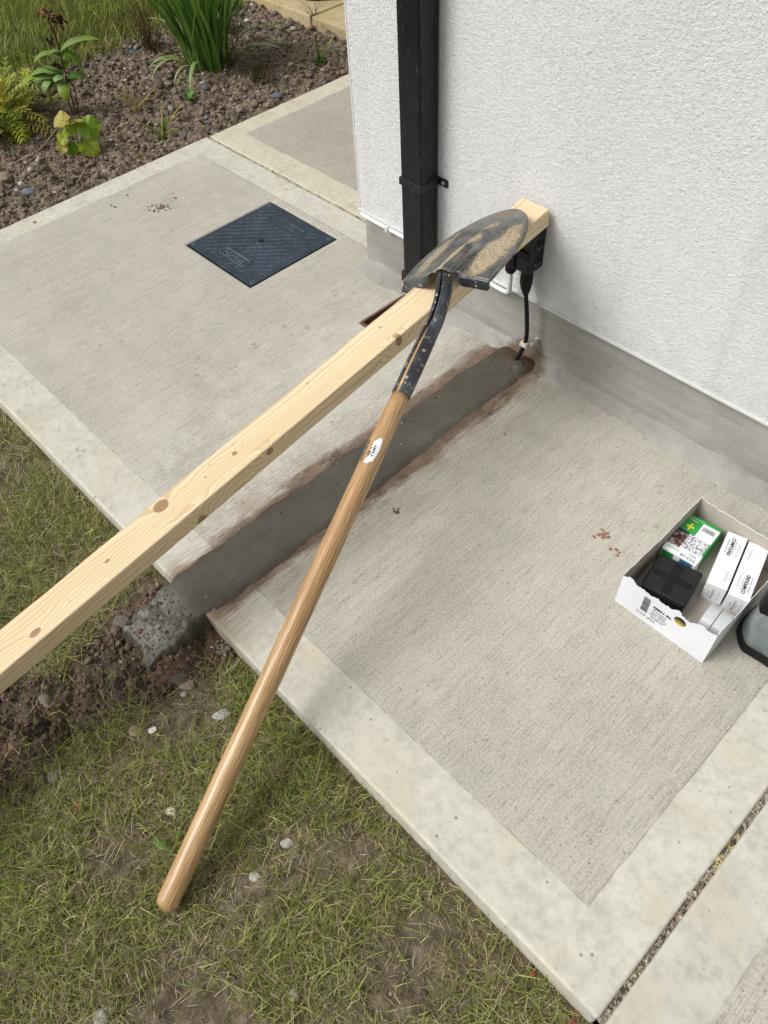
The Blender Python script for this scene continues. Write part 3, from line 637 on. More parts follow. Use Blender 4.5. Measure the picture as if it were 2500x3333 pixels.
# name panel outline
b = MB(); pts = []
for k in range(40):
    a = 2 * math.pi * k / 40; ex = 0.048 if math.cos(a) > 0 else -0.048
    pts.append((ex + 0.0185 * math.cos(a), 0.0185 * math.sin(a)))
for off_, hw_ in ((1.0, 0.0011), (0.84, 0.0009)):
    pp = [(x if off_ == 1 else (math.copysign(0.048, x) + (x - math.copysign(0.048, x)) * off_), y * off_) for x, y in pts]
    b.tube([(cxm + 0.005 + x, cym - 0.112 + y, 0.0004) for x, y in pp + [pp[0]]], hw_, 6, cap=False)
b.build('panel_outline', m_covr, cov)
text_part('lettering', 'WAVIN', 0.030, m_covr, (cxm + 0.005, cym - 0.112, 0.0006), (-1, 0, 0), (0, -1, 0), cov, 0.0007, 1.0, 0.0006)
text_part('lettering', 'www.wavin.com', 0.019, m_covr, (cxm, cym + 0.127, 0.0006), (-1, 0, 0), (0, -1, 0), cov, 0.0006, 1.0, 0.0002)
text_part('lettering', '4AJ-4-15', 0.019, m_covr, (cxm, cym + 0.108, 0.0006), (-1, 0, 0), (0, -1, 0), cov, 0.0006, 1.0, 0.0002)
b = MB(); b.tube([(cxm, cym, -0.0002), (cxm, cym, 0.0012)], [0.0145, 0.0135], 28); hb_ = b.build('keyhole_boss', m_covr, cov)
b = MB(); b.tube([(cxm, cym, 0.0010), (cxm, cym, 0.0016)], [0.0115, 0.0115], 28); b.build('keyhole', m_blk2, cov)
for sx_ in (-1, 1):
    for sy_ in (-1, 1):
        b = MB(); b.tube([(cxm + sx_*0.154, cym + sy_*0.157, -0.0002), (cxm + sx_*0.154, cym + sy_*0.157, 0.0016)], [0.0075, 0.0065], 18)
        sb = b.build('screw_boss', m_covr, cov)
        b = MB(); b.tube([(cxm + sx_*0.154, cym + sy_*0.157, 0.0014), (cxm + sx_*0.154, cym + sy_*0.157, 0.0019)], [0.0034, 0.0034], 10); b.build('screw_hole', m_blk2, sb)

# ------------------------------------------------------------------ junction box, cable, conduit
jb = thing('junction_box', (-0.998, 1.376, 0.30), 'black junction box on the white wall under the timber end', 'junction box')
b = MB(); b.box((-1.046, 1.322, 0.2865), (-0.953, 1.3765, 0.392)); b.build('box_body', m_blk, jb, bevel=0.004)
b = MB(); b.box((-1.047, 1.3165, 0.327), (-0.955, 1.3225, 0.346)); b.box((-1.014, 1.3158, 0.288), (-0.994, 1.3222, 0.391)); b.build('lid_ribs', m_blk2, jb, bevel=0.001)
m_kn = plain('grey knockout', '5a5d5f', 0.4, 0.5, vary=0.4, sc=120)
for z_ in (0.3105, 0.3555):
    b = MB(); b.tube([(-0.9533, 1.351, z_), (-0.9518, 1.351, z_)], [0.0135, 0.0128], 24); k_ = b.build('knockout', m_blk2, jb)
    b = MB(); pth = [(-0.9512, 1.351 + 0.0098 * math.cos(a), z_ + 0.0098 * math.sin(a)) for a in np.linspace(math.pi * 0.95, math.pi * 1.9, 14)]; b.tube(pth, 0.0017, 6); b.build('ring', m_kn, k_)
b = MB(); b.tube([(-0.972, 1.345, 0.290), (-0.973, 1.345, 0.268), (-0.9732, 1.345, 0.250), (-0.972, 1.345, 0.232), (-0.9705, 1.345, 0.214)], [0.0125, 0.0155, 0.0158, 0.0125, 0.0068], 20); b.build('cable_gland', m_blk2, jb, smooth=True)
b = MB(); b.tube([(-1.024, 1.345, 0.345), (-1.023, 1.3445, 0.262)], [0.0110, 0.0110], 18); b.tube([(-1.023, 1.3445, 0.280), (-1.023, 1.3445, 0.262), (-1.023, 1.3445, 0.256)], [0.0145, 0.0145, 0.011], 18); b.build('conduit_gland', m_blk2, jb)
cb_ = thing('power_cable', (-0.958, 1.338, 0.0), 'thick black armoured cable running from the junction box into the filled channel', 'cable')
b = MB(); cp = [(-0.9715, 1.345, 0.235), (-0.969, 1.345, 0.212), (-0.9635, 1.3455, 0.178), (-0.958, 1.346, 0.14), (-0.9545, 1.347, 0.10), (-0.956, 1.346, 0.066), (-0.962, 1.342, 0.040), (-0.968, 1.336, 0.018), (-0.974, 1.328, -0.01)]
def smooth_path(p, n=6):
    out = []
    for i in range(len(p)-1):
        p0 = Vector(p[max(0, i-1)]); p1 = Vector(p[i]); p2 = Vector(p[i+1]); p3 = Vector(p[min(len(p)-1, i+2)])
        for k in range(n):
            t = k / n; out.append(0.5 * ((2*p1) + (p2-p0)*t + (2*p0-5*p1+4*p2-p3)*t*t + (3*p1-p0-3*p2+p3)*t**3))
    out.append(Vector(p[-1])); return out
b.tube(smooth_path(cp), 0.0056, 14); b.build('sheath', m_blk2, cb_, smooth=True)
m_clip = plain('dirty white plastic', 'cfc9bd', 0.6, 0.3, vary=0.2, sc=90)
cl_ = tag((lambda: (lambda bb: bb.build('cable_clip', m_clip, bevel=0.002))(MB().box((-0.9665, 1.3355, 0.062), (-0.9445, 1.3585, 0.074)).box((-0.948, 1.352, 0.0625), (-0.938, 1.3845, 0.0735))))(), 'small dirty white clip holding the black cable to the plinth', 'cable clip')
m_cond = plain('white conduit plastic', 'dcdde0', 0.35, 0.5, vary=0.05, sc=20)
cd = thing('white_conduit', (-1.3, 1.37, 0.17), 'white plastic conduit running below the render edge up into the junction box', 'conduit')
b = MB(); pth = [(-1.606, 1.3795, 0.1715), (-1.585, 1.3725, 0.1705), (-1.45, 1.3705, 0.1705), (-1.30, 1.3705, 0.1705), (-1.15, 1.3705, 0.170), (-1.105, 1.370, 0.170), (-1.075, 1.367, 0.1715), (-1.045, 1.361, 0.178), (-1.028, 1.353, 0.194), (-1.0235, 1.347, 0.216), (-1.023, 1.345, 0.262)]
b.tube(smooth_path(pth, 8), 0.0060, 14); b.build('pipe', m_cond, cd, smooth=True)
cl2 = tag(MB().box((-1.4965, 1.3615, 0.162), (-1.4845, 1.3815, 0.1795)).box((-1.4955, 1.3755, 0.150), (-1.4855, 1.3838, 0.1625)).build('conduit_clip', m_bead, bevel=0.002), 'white saddle clip on the conduit left of the downpipe', 'conduit clip')

# ================================================================== TIMBER
P0 = Vector((-0.94589, 1.3628, 0.44308)); dv = Vector((0.00188, -0.98757, -0.15714)).normalized(); sv = Vector((-1.0, -0.00132, -0.00369)); sv = (sv - dv * sv.dot(dv)).normalized(); uv_ = sv.cross(dv).normalized()
if uv_.z < 0: uv_ = -uv_
TW, TH, TL = 0.0786, 0.0439, 2.93
n = NM('planed pine', 0.55, 0.3)
X, Y, Z = n.sep()
KN = [(-0.059, -1.07, 'T', 0.0115, 0.0140), (-0.042, -0.899, 'T', 0.0042, 0.005), (-0.040, -1.209, 'T', 0.003, 0.005), (0.0, -0.847, 'S', 0.0075, 0.0075), (0.0, -0.485, 'S', 0.013, 0.008), (0.0, -1.030, 'S', 0.014, 0.0105), (-0.02, -1.38, 'T', 0.006, 0.01)]
KZ = {3: -0.013, 4: -0.010, 5: -0.043}
warp = None; knotm = None; ringm = None
for i, (kx, ky, face, rx_, ry_) in enumerate(KN):
    if face == 'T': ax = n.M('SUBTRACT', X, kx)
    else: ax = n.M('SUBTRACT', Z, KZ[i])
    ay = n.M('SUBTRACT', Y, ky)
    e1 = n.M('MULTIPLY', n.M('DIVIDE', ax, rx_), n.M('DIVIDE', ax, rx_)); e2 = n.M('MULTIPLY', n.M('DIVIDE', ay, ry_), n.M('DIVIDE', ay, ry_))
    e = n.M('SQRT', n.M('ADD', e1, e2))
    if face == 'T': gate = n.ramp(n.M('ADD', Z, 0.05), [(0.030, 0.0), (0.048, 1.0)])
    else: gate = n.ramp(n.M('ADD', n.M('ADD', X, 0.0), 0.05), [(0.033, 0.0), (0.046, 1.0)])
    k_ = n.M('MULTIPLY', n.ramp(n.M('MULTIPLY', e, 0.5), [(0.46, 1.0), (0.52, 0.0)]), gate)
    r_ = n.M('MULTIPLY', n.M('MULTIPLY', n.ramp(n.M('MULTIPLY', e, 0.5), [(0.40, 0.0), (0.48, 1.0)]), n.ramp(n.M('MULTIPLY', e, 0.5), [(0.52, 1.0), (0.62, 0.0)])), gate)
    ww = n.M('MULTIPLY', n.M('MULTIPLY', n.ramp(n.M('MULTIPLY', e, 0.125), [(0.0, 1.0), (0.5, 0.35), (1.0, 0.0)], 'EASE'), gate), rx_ * 2.6)
    warp = ww if warp is None else n.M('ADD', warp, ww); knotm = k_ if knotm is None else n.M('MAXIMUM', knotm, k_); ringm = r_ if ringm is None else n.M('MAXIMUM', ringm, r_)
wob = n.M('MULTIPLY', n.M('SUBTRACT', n.noise(1.0, n.scl((3, 3.2, 3)), detail=3), 0.5), 0.034)
wob2 = n.M('MULTIPLY', n.M('SUBTRACT', n.noise(1.0, n.scl((30, 5, 30)), detail=2), 0.5), 0.0014)
xx = n.M('ADD', n.M('ADD', X, wob), n.M('ADD', wob2, n.M('MULTIPLY', warp, -1.0)))
rad = n.M('SQRT', n.M('ADD', n.M('MULTIPLY', n.M('ADD', xx, 0.085), n.M('ADD', xx, 0.085)), n.M('MULTIPLY', n.M('ADD', Z, -0.03), n.M('ADD', Z, -0.03))))
rv = n.M('ADD', n.M('MULTIPLY', rad, 150.0), n.M('MULTIPLY', n.noise(1.0, n.scl((14, 0.6, 14)), detail=2), 5.0))
fr = n.M('FRACT', rv)
ring = n.ramp(fr, [(0.0, 0.0), (0.55, 0.28), (0.86, 1.0), (0.93, 1.0), (1.0, 0.0)])
fib = n.noise(1.0, n.scl((520, 7, 520)), detail=3, rough=0.6)
cl1 = n.noise(1.0, n.scl((12, 1.6, 12)), detail=3)
pale = n.ramp(cl1, [(0.35, s2l('dfcda9')), (0.55, s2l('e9d9b8')), (0.72, s2l('e0cda9'))])
c = n.mix(n.M('MULTIPLY', ring, 0.62), pale, s2l('c4a274'))
c = n.mix(n.ramp(fib, [(0.35, 0.28), (0.6, 0.0)]), c, s2l('c0a075'))
# rosy waney stripe on the left arris
c = n.mix(n.M('MULTIPLY', n.ramp(n.M('ADD', X, n.M('MULTIPLY', n.noise(1.0, n.scl((4, 5, 4)), detail=3), 0.03)), [(-0.0, 0.0), (0.001, 0.0)]), 0.0), c, c)
st_ = n.ramp(n.M('ADD', n.M('MULTIPLY', X, -10.0), n.M('MULTIPLY', n.noise(1.0, n.scl((5, 4, 5)), detail=3), 0.28)), [(0.86, 0.0), (0.92, 0.5)])
c = n.mix(st_, c, s2l('cfa578'))
c = n.mix(n.M('MULTIPLY', ringm, 0.75), c, s2l('7d5334')); kc = n.ramp(n.noise(1.0, n.scl((260, 260, 260)), detail=3), [(0.35, s2l('8c6c50')), (0.65, s2l('a98a6b'))]); c = n.mix(knotm, c, kc)
sm = n.M('MULTIPLY', n.ramp(n.voro(34), [(0.10, 1.0), (0.16, 0.0)]), n.ramp(n.noise(12, detail=3), [(0.58, 0.0), (0.63, 0.6)])); c = n.mix(sm, c, s2l('8f7350'))
n.col(c); n.bump(n.M('ADD', n.M('MULTIPLY', ring, 0.5), fib), 0.22, 0.0006); m_pine = n.m
b = MB(); 
NS = 60
vs = []; fs = []
for i in range(NS + 1):
    y = -TL * i / NS
    # slightly rough saw wane along the left upper arris
    wv = 0.0008 * math.sin(i * 1.7) + (0.0015 if i in (14, 15, 31, 32) else 0)
    prof = [(-TW + wv, -0.0032), (-TW + 0.0028 + wv, -0.0), (-0.0016, 0.0), (0.0, -0.0016), (0.0, -TH + 0.0016), (-0.0016, -TH), (-TW + 0.0016, -TH), (-TW, -TH + 0.0016)]
    vs += [(x, y, z) for x, z in prof]
for i in range(NS):
    for k in range(8): fs.append((i*8+k, (i+1)*8+k, (i+1)*8+(k+1) % 8, i*8+(k+1) % 8)[::-1])
fs.append(tuple(range(8))[::-1]); fs.append(tuple(NS*8+k for k in range(8)))
b.add(vs, fs); tim = b.build('timber_beam', m_pine, None)
tim.matrix_world = Matrix(((-sv.x, -dv.x, uv_.x, P0.x), (-sv.y, -dv.y, uv_.y, P0.y), (-sv.z, -dv.z, uv_.z, P0.z), (0, 0, 0, 1)))
tag(tim, 'long planed pine timber with knots, leaning from the lawn onto the junction box', 'timber')

# ================================================================== SHOVEL
E_ = Vector((-0.5265, -0.0914, -0.025)); J_ = Vector((-0.898, 0.949, 0.403)); hv = (J_ - E_).normalized()
S_ = Vector((-0.95419, 1.02456, 0.44170)); bv = Vector((-0.21707, 0.97084, 0.10179)); lv = Vector((0.92536, 0.17145, 0.33810)); nv_ = Vector((-0.31078, -0.16758, 0.93559))
fac = Vector((0.456, -0.196, 0.868)); lef = Vector((-0.835, -0.431, 0.342))
shv = thing('shovel', (-0.5325, -0.0979, -0.045), 'long handled round point shovel lying blade down over the timber, ash handle in the grass', 'shovel')
n = NM('varnished ash', 0.36, 0.45)
# grain runs along the handle: rotate coordinates so that Z follows the handle
mp = n.t.nodes.new('ShaderNodeMapping'); mp.vector_type = 'TEXTURE'; n.L(n.co, mp.inputs[0]); mp.inputs['Rotation'].default_value = hv.to_track_quat('Z', 'Y').to_euler(); PV = mp.outputs[0]
X, Y, Z = n.sep(PV)
wb = n.M('MULTIPLY', n.M('SUBTRACT', n.noise(1.0, n.scl((10, 10, 3.2), PV), detail=3), 0.5), 0.03)
rv = n.M('FRACT', n.M('MULTIPLY', n.M('ADD', X, wb), 215.0)); ring = n.ramp(rv, [(0.0, 0.1), (0.6, 0.25), (0.85, 1.0), (1.0, 0.1)])
por = n.noise(1.0, n.scl((700, 700, 16), PV), detail=3, rough=0.6)
c = n.ramp(n.noise(1.0, n.scl((20, 20, 2), PV), detail=3), [(0.35, s2l('bb9565')), (0.55, s2l('caa678')), (0.7, s2l('d8b98e'))])
c = n.mix(n.M('MULTIPLY', ring, 0.75), c, s2l('7a5634')); c = n.mix(n.ramp(por, [(0.36, 0.5), (0.52, 0.0)]), c, s2l('6c4526')); c = n.mix(n.ramp(por, [(0.56, 0.0), (0.7, 0.4)]), c, s2l('dcbd90')); n.col(c)
n.bump(n.M('ADD', por, ring), 0.15, 0.0006); n.b.inputs['Coat Weight'].default_value = 0.22; n.b.inputs['Coat Roughness'].default_value = 0.22; m_ash = n.m
def hp(t): return E_ + hv * t
b = MB(); ts = [-0.0185 + 0.0185 * (1 - math.cos(a)) for a in np.linspace(0.12, math.pi / 2, 9)]; rs = [0.0197 * math.sin(a) for a in np.linspace(0.12, math.pi / 2, 9)]
for t in np.linspace(0.03, 1.0, 40):
    ts.append(t); rs.append(float(np.interp(t, [0.03, 0.3, 0.6, 0.88, 0.955, 0.985, 1.0], [0.0199, 0.0202, 0.0203, 0.0202, 0.0191, 0.0180, 0.0176])))
b.tube([hp(t) for t in ts], rs, 28); handle = b.build('handle', m_ash, shv, smooth=True)
# strip of wood seen through the open socket back
slit = (fac * 0.80 + lef * 0.60).normalized(); sl_s = hv.cross(slit).normalized()
# painted steel, scuffed with dried mud
n = NM('worn black steel', 0.4, 0.5); X, Y, Z = n.sep()
def mudmat(amount, name):
    n = NM(name, 0.42, 0.5)
    f = n.noise(34, detail=8, rough=0.75); g2 = n.noise(9, detail=4, dist=0.5); s1 = n.noise(190, detail=5, rough=0.75)
    c = n.ramp(n.noise(14, detail=5), [(0.35, s2l('1c2026')), (0.52, s2l('30353c')), (0.68, s2l('585d5f'))])
    return n, f, g2, s1, c
n, f, g2, s1, c = mudmat(1, 'black steel socket')
m = n.M('MULTIPLY', n.ramp(n.noise(75, detail=4, rough=0.6), [(0.60, 0.0), (0.62, 1.0)]), 0.8); c = n.mix(m, c, s2l('b5aa90')); n.col(c); n.rough(n.ramp(m, [(0.2, 0.3), (0.8, 0.85)])); n.bump(m, 0.4, 0.0008); m_sock = n.m
# blade material is mapped in blade coordinates (x across, y along) stored as a second UV set
n, f, g2, s1, c = mudmat(1, 'muddy steel blade')
uvn = n.t.nodes.new('ShaderNodeUVMap'); uvn.uv_map = 'UVMap'; U, Vv, _ = n.sep(uvn.outputs[0])
c = n.mix(n.ramp(n.M('ADD', Vv, n.M('MULTIPLY', U, -0.25)), [(0.45, 0.0), (0.85, 0.75)]), c, s2l('5d615e'))            # polished toward the point
scr = n.noise(1.0, n.scl((60, 5, 5), uvn.outputs[0]), detail=5, rough=0.7); c = n.mix(n.ramp(scr, [(0.54, 0.0), (0.64, 0.6)]), c, s2l('8d9094'))
def blob(cx_, cy_, rx_, ry_, th=0.0, amp=0.55, hard=0.06):
    a = n.M('SUBTRACT', U, cx_); d = n.M('SUBTRACT', Vv, cy_); ct, st2 = math.cos(th), math.sin(th)
    p = n.M('ADD', n.M('MULTIPLY', a, ct / rx_), n.M('MULTIPLY', d, st2 / rx_)); q = n.M('ADD', n.M('MULTIPLY', a, -st2 / ry_), n.M('MULTIPLY', d, ct / ry_))
    e = n.M('SQRT', n.M('ADD', n.M('MULTIPLY', p, p), n.M('MULTIPLY', q, q)))
    e = n.M('ADD', n.M('MULTIPLY', e, 0.5), n.M('MULTIPLY', n.M('SUBTRACT', n.M('ADD', n.M('MULTIPLY', f, 0.6), n.M('MULTIPLY', s1, 0.4)), 0.5), amp))
    return n.ramp(e, [(0.5 - hard, 1.0), (0.5 + hard, 0.0)])
m1 = blob(0.62, 0.33, 0.24, 0.35, -0.12, 1.5, 0.05)
m1b = blob(0.60, 0.60, 0.14, 0.14, 0.3, 1.2, 0.03)
m2 = blob(-0.10, 0.22, 0.13, 0.18, 0.1, 0.6, 0.02); m3 = blob(-0.02, 0.45, 0.13, 0.085, 0.3, 0.6, 0.02); m4 = blob(-0.14, 0.03, 0.15, 0.09, 0.0, 0.8, 0.03)
m5 = blob(-0.68, 0.30, 0.14, 0.30, 0.1, 2.0, 0.10); m6 = blob(0.02, 0.68, 0.14, 0.05, 0.3, 1.2, 0.04); m7 = blob(0.0, 0.90, 0.16, 0.05, 0.0, 1.2, 0.04)
mm = n.M('MAXIMUM', n.M('MAXIMUM', m1, m2), n.M('MAXIMUM', m3, n.M('MAXIMUM', m4, n.M('MULTIPLY', n.M('MAXIMUM', m5, m1b), 0.75)))); mm = n.M('MAXIMUM', mm, n.M('MULTIPLY', m6, 0.8))
film = n.M('MULTIPLY', n.ramp(n.M('ADD', n.M('MULTIPLY', f, 0.7), n.M('MULTIPLY', scr, 0.3)), [(0.44, 0.0), (0.62, 0.55)]), 1.0); c = n.mix(film, c, s2l('8d8470'))
mc = n.ramp(s1, [(0.36, s2l('857659')), (0.5, s2l('a2947a')), (0.66, s2l('b9ad94'))]); mc = n.mix(n.ramp(n.noise(230, detail=2), [(0.58, 0.0), (0.66, 0.7)]), mc, s2l('40382e'))
c = n.mix(mm, c, mc); c = n.mix(n.M('MULTIPLY', m7, 0.8), c, s2l('7d6040')); n.col(c); n.rough(n.ramp(mm, [(0.2, 0.36), (0.8, 0.9)])); n.bump(n.M('ADD', n.M('MULTIPLY', mm, 1.2), n.M('MULTIPLY', s1, 0.4)), 0.6, 0.0016); m_blade = n.m
# blade
BL, BA = 0.2891, 0.1143
def hw(t): return BA * (1 - max(0, min(1, t)) ** 2.6) ** (1 / 1.75) * (1 + 0.04 * math.sin(math.pi * t))
def bpos(X, t, off=0.0):
    z = -0.0150 * (X / BA) ** 2 - 0.0293 * t * t
    fw_ = 0.0195 * (1 - 0.65 * min(1, t / 0.62)); z += 0.0135 * max(0, 1 - t / 0.66) ** 0.8 * math.exp(-(X / fw_) ** 4)
    z += 0.0016 * max(0, 1 - t / 0.5) * 0
    return S_ + bv * (t * BL) + lv * X + nv_ * (z + off)
NI, NJ = 60, 41
def blade_mesh():
    vs, fs, uvs = [], [], []
    for lay in (0, 1):
        for i in range(NI + 1):
            t = 1 - (1 - i / NI) ** 2; w_ = max(hw(t), 0.0006)
            for j in range(NJ):
                u = -1 + 2 * j / (NJ - 1); X = u * w_
                t2 = t
                # two scallops each side of the frog along the step line
                if i < 12:
                    ax = abs(X); cut = 0.035 * math.exp(-((ax - 0.031) / 0.0085) ** 4) if True else 0
                    t2 = t + cut * (1 - i / 12)
                vs.append(bpos(X, t2, -0.0022 * lay)); uvs.append((X / BA, t2))
    o = (NI + 1) * NJ
    for i in range(NI):
        for j in range(NJ - 1):
            q = (i*NJ+j, i*NJ+j+1, (i+1)*NJ+j+1, (i+1)*NJ+j); fs.append(q); fs.append(tuple(o + k for k in q[::-1]))
    rim = [j for j in range(NJ)] + [i*NJ+NJ-1 for i in range(1, NI+1)] + [NI*NJ+j for j in range(NJ-2, -1, -1)] + [i*NJ for i in range(NI-1, 0, -1)]
    for k in range(len(rim)): a, c_ = rim[k], rim[(k+1) % len(rim)]; fs.append((a, a + o, c_ + o, c_))
    return vs, fs, uvs
vs, fs, uvs = blade_mesh(); b = MB(); b.add(vs, fs); bl_ = b.build('blade', m_blade, shv, smooth=True)
uvl = bl_.data.uv_layers.new(name='UVMap')
for lp in bl_.data.loops: uvl.data[lp.index].uv = uvs[lp.vertex_index]
# turned-down foot treads
for sg in (-1, 1):
    b = MB(); n_ = 16; rows = 7; vs = []; fs = []
    for lay in (0, 1):
        for i in range(n_ + 1):
            X = sg * (0.0365 + (BA * 0.985 - 0.0365) * i / n_); e = min(i / 1.6, (n_ - i) / 1.6, 1) ** 0.5
            top = bpos(X, 0.004, -0.0004)
            for r_ in range(rows):
                a = min(1, r_ / 3) * math.pi / 2 * 0.97; dd = max(0, r_ - 3) / 3 * 0.0165 * e; rr_ = 0.0055 - 0.002 * lay
                vs.append(top - nv_ * (0.0055 - rr_ * math.cos(a) + dd) - bv * (rr_ * math.sin(a) + dd * 0.15))
    o = (n_ + 1) * rows
    for i in range(n_):
        for r_ in range(rows - 1):
            q = (i*rows+r_, i*rows+r_+1, (i+1)*rows+r_+1, (i+1)*rows+r_); fs.append(q if sg > 0 else q[::-1]); fs.append(tuple(o+k for k in (q[::-1] if sg > 0 else q)))
    rim = [i*rows for i in range(n_+1)] + [n_*rows+r_ for r_ in range(1, rows)] + [i*rows+rows-1 for i in range(n_-1, -1, -1)] + [r_ for r_ in range(rows-2, 0, -1)]
    for k in range(len(rim)): a, c_ = rim[k], rim[(k+1) % len(rim)]; fs.append((a, c_, c_+o, a+o))
    b.add(vs, fs); b.build('foot_tread', m_sock, shv, smooth=True)
# socket: open-backed tube swept from the ferrule end to the frog of the blade
neck = [hp(1.0), hp(1.04), hp(1.08), hp(1.12), hp(1.155), hp(1.18)]
fr0 = S_ + bv * 0.010 - nv_ * 0.0085; fr1 = S_ + bv * 0.045 - nv_ * 0.0135
pts = smooth_path(neck + [hp(1.195) * 0.55 + fr0 * 0.45 + (lv * 0.002), fr0, fr1], 6)
b = MB(); vs = []; fs = []; n_ = 30; ups = slit.copy(); m_ = len(pts)
for lay in (0, 1):
    for i, p in enumerate(pts):
        tg = (pts[min(i+1, m_-1)] - pts[max(i-1, 0)]).normalized(); f_ = i / (m_ - 1)
        tgt = slit.lerp(-nv_ * 0 + slit, 0.0)
        up_ = (slit - tg * slit.dot(tg)).normalized(); sd_ = tg.cross(up_)
        rad_ = float(np.interp(f_, [0, 0.25, 0.5, 0.7, 0.85, 1.0], [0.0196, 0.0194, 0.0178, 0.0170, 0.0180, 0.0190])) - 0.0019 * lay
        gap = float(np.interp(f_, [0, 0.3, 0.6, 0.72, 0.85, 1.0], [0.20, 0.20, 0.17, 0.14, 0.10, 0.10]))
        for k in range(n_ + 1):
            a = gap + (2 * math.pi - 2 * gap) * k / n_; vs.append(p + (up_ * math.cos(a) + sd_ * math.sin(a)) * rad_)
o = m_ * (n_ + 1); w1 = n_ + 1
for i in range(m_ - 1):
    for k in range(n_): q = (i*w1+k, i*w1+k+1, (i+1)*w1+k+1, (i+1)*w1+k); fs.append(q); fs.append(tuple(o + z for z in q[::-1]))
    fs.append((i*w1, (i+1)*w1, o+(i+1)*w1, o+i*w1)); fs.append((i*w1+n_, o+i*w1+n_, o+(i+1)*w1+n_, (i+1)*w1+n_))
for i in (0, m_ - 1):
    for k in range(n_): fs.append((i*w1+k, o+i*w1+k, o+i*w1+k+1, i*w1+k+1))
b.add(vs, fs); b.build('socket', m_sock, shv, smooth=True)
b = MB(); b.tube([hp(0.995)] + [hp(t) for t in (1.04, 1.08, 1.12, 1.15)] + [hp(1.175)], [0.0172, 0.0172, 0.0168, 0.0155, 0.013, 0.009], 20); b.build('handle_tip', m_ash, shv, smooth=True)
# torn sticker on the handle
m_stk = plain('white paper label', 'eceef0', 0.6, 0.3, vary=0.03); m_ink = plain('black ink', '1a1a1c', 0.6, 0.3)
def on_handle(t, ang, lift=0.0003):
    d_ = fac * math.cos(ang) + lef * math.sin(ang); r_ = float(np.interp(t, [0.6, 0.88, 0.955], [0.0203, 0.0202, 0.0191])); return hp(t) + d_ * (r_ + lift)
def curved_patch(name, outline_lo, outline_hi, t0, t1, mat, lift, parent, nt_=16, na=8):
    b = MB(); vs = []; fs = []
    for i in range(nt_ + 1):
        t = t0 + (t1 - t0) * i / nt_; a0 = outline_lo(i / nt_); a1 = outline_hi(i / nt_)
        for k in range(na + 1): vs.append(on_handle(t, a0 + (a1 - a0) * k / na, lift))
    for i in range(nt_):
        for k in range(na): fs.append((i*(na+1)+k, i*(na+1)+k+1, (i+1)*(na+1)+k+1, (i+1)*(na+1)+k))
    b.add(vs, fs); return b.build(name, mat, parent, smooth=True)
stk = curved_patch('sticker', lambda t: -0.02 - 0.30 * math.sin(t * 2.6) + (0.22 if t < 0.08 else 0), lambda t: 0.52 + 0.12 * math.sin(t * 17) * 0.4 - 0.55 * max(0, t - 0.55) + 0.1 * math.cos(t * 9), 0.838, 0.895, m_stk, 0.0004, shv)
for k in range(11):
    t = 0.842 + k * 0.0042; curved_patch('barcode_stripe', lambda q: 0.95, lambda q: 1.38, t, t + (0.0016 if k % 3 else 0.0024), m_ink, 0.0004, stk, 1, 4)
curved_patch('sticker_residue', lambda q: 1.42, lambda q: 1.5, 0.84, 0.893, m_stk, 0.0004, stk, 6, 2)
for txt, ang, t_ in (('AMPS-P', 0.20, 0.866), ('L H RD', 0.50, 0.866)):
    d_ = fac * math.cos(ang) + lef * math.sin(ang); text_part('lettering', txt, 0.0075, m_ink, hp(t_) + d_ * 0.0210, -hv, d_.cross(-hv), stk, 0.0, 1.0, 0.0001)

# ================================================================== CARTON AND CONTENTS
n = NM('white card', 0.55, 0.3); f = n.noise(6, detail=5); n.col(n.ramp(f, [(0.35, s2l('d5d7dd')), (0.65, s2l('e3e5ea'))])); m_card = n.m
n = NM('grey card inside', 0.8, 0.2); f = n.noise(9, detail=5); n.col(n.ramp(f, [(0.35, s2l('a8a097')), (0.65, s2l('b5ada3'))])); m_cin = n.m
bx = thing('carton', (-0.237, 1.045, 0), 'open white cardboard carton with torn top edges standing on the path near the wall', 'box')
X0, X1, Y0, Y1 = -0.341, -0.136, 0.904, 1.185
def wavy_wall(p0, p1, h, inner_dir, name, outer=None, torn=1.0, seed=0, n_=46):
    b = MB(); p0 = Vector(p0); p1 = Vector(p1); vs = []; th = Vector(inner_dir) * 0.0012
    for i in range(n_ + 1):
        t = i / n_; p = p0.lerp(p1, t); hh = h(t) + torn * (float(fbm(np.array(t * 1.0), np.array(seed * 1.0), 13, 4, 90 + seed, 0.6)) * 0.0085)
        vs += [p, p + Vector((0, 0, hh)), p + th + Vector((0, 0, hh - 0.0004)), p + th]
    fo, fi = [], []
    for i in range(n_):
        a = i * 4; c_ = a + 4; fo += [(a, c_, c_+1, a+1), (a+1, c_+1, c_+2, a+2)]; fi.append((a+2, c_+2, c_+3, a+3))
    b.add(vs, fo); bb = len(b.f)
    for q in fi: b.f.append(q); b.mi.append(1)
    return b.build(name, [m_card, m_cin], bx)
wavy_wall((X0, Y0, 0), (X1, Y0, 0), lambda t: 0.094 + 0.012 * t - 0.010 * math.sin(math.pi * t) + 0.0025 * abs(math.sin(t * 17)), (0, 1, 0), 'front_panel', seed=1, torn=1.1)
wavy_wall((X0, Y1, 0), (X1, Y1, 0), lambda t: 0.092 + 0.002 * t - 0.004 * math.sin(math.pi * t), (0, -1, 0), 'back_panel', seed=2, torn=0.6)
wavy_wall((X0, Y0, 0), (X0, Y1, 0), lambda t: 0.094 - 0.004 * math.sin(math.pi * t) + 0.004 * math.sin(t * 9) * math.sin(math.pi * t), (1, 0, 0), 'side_panel', seed=3, torn=0.6)
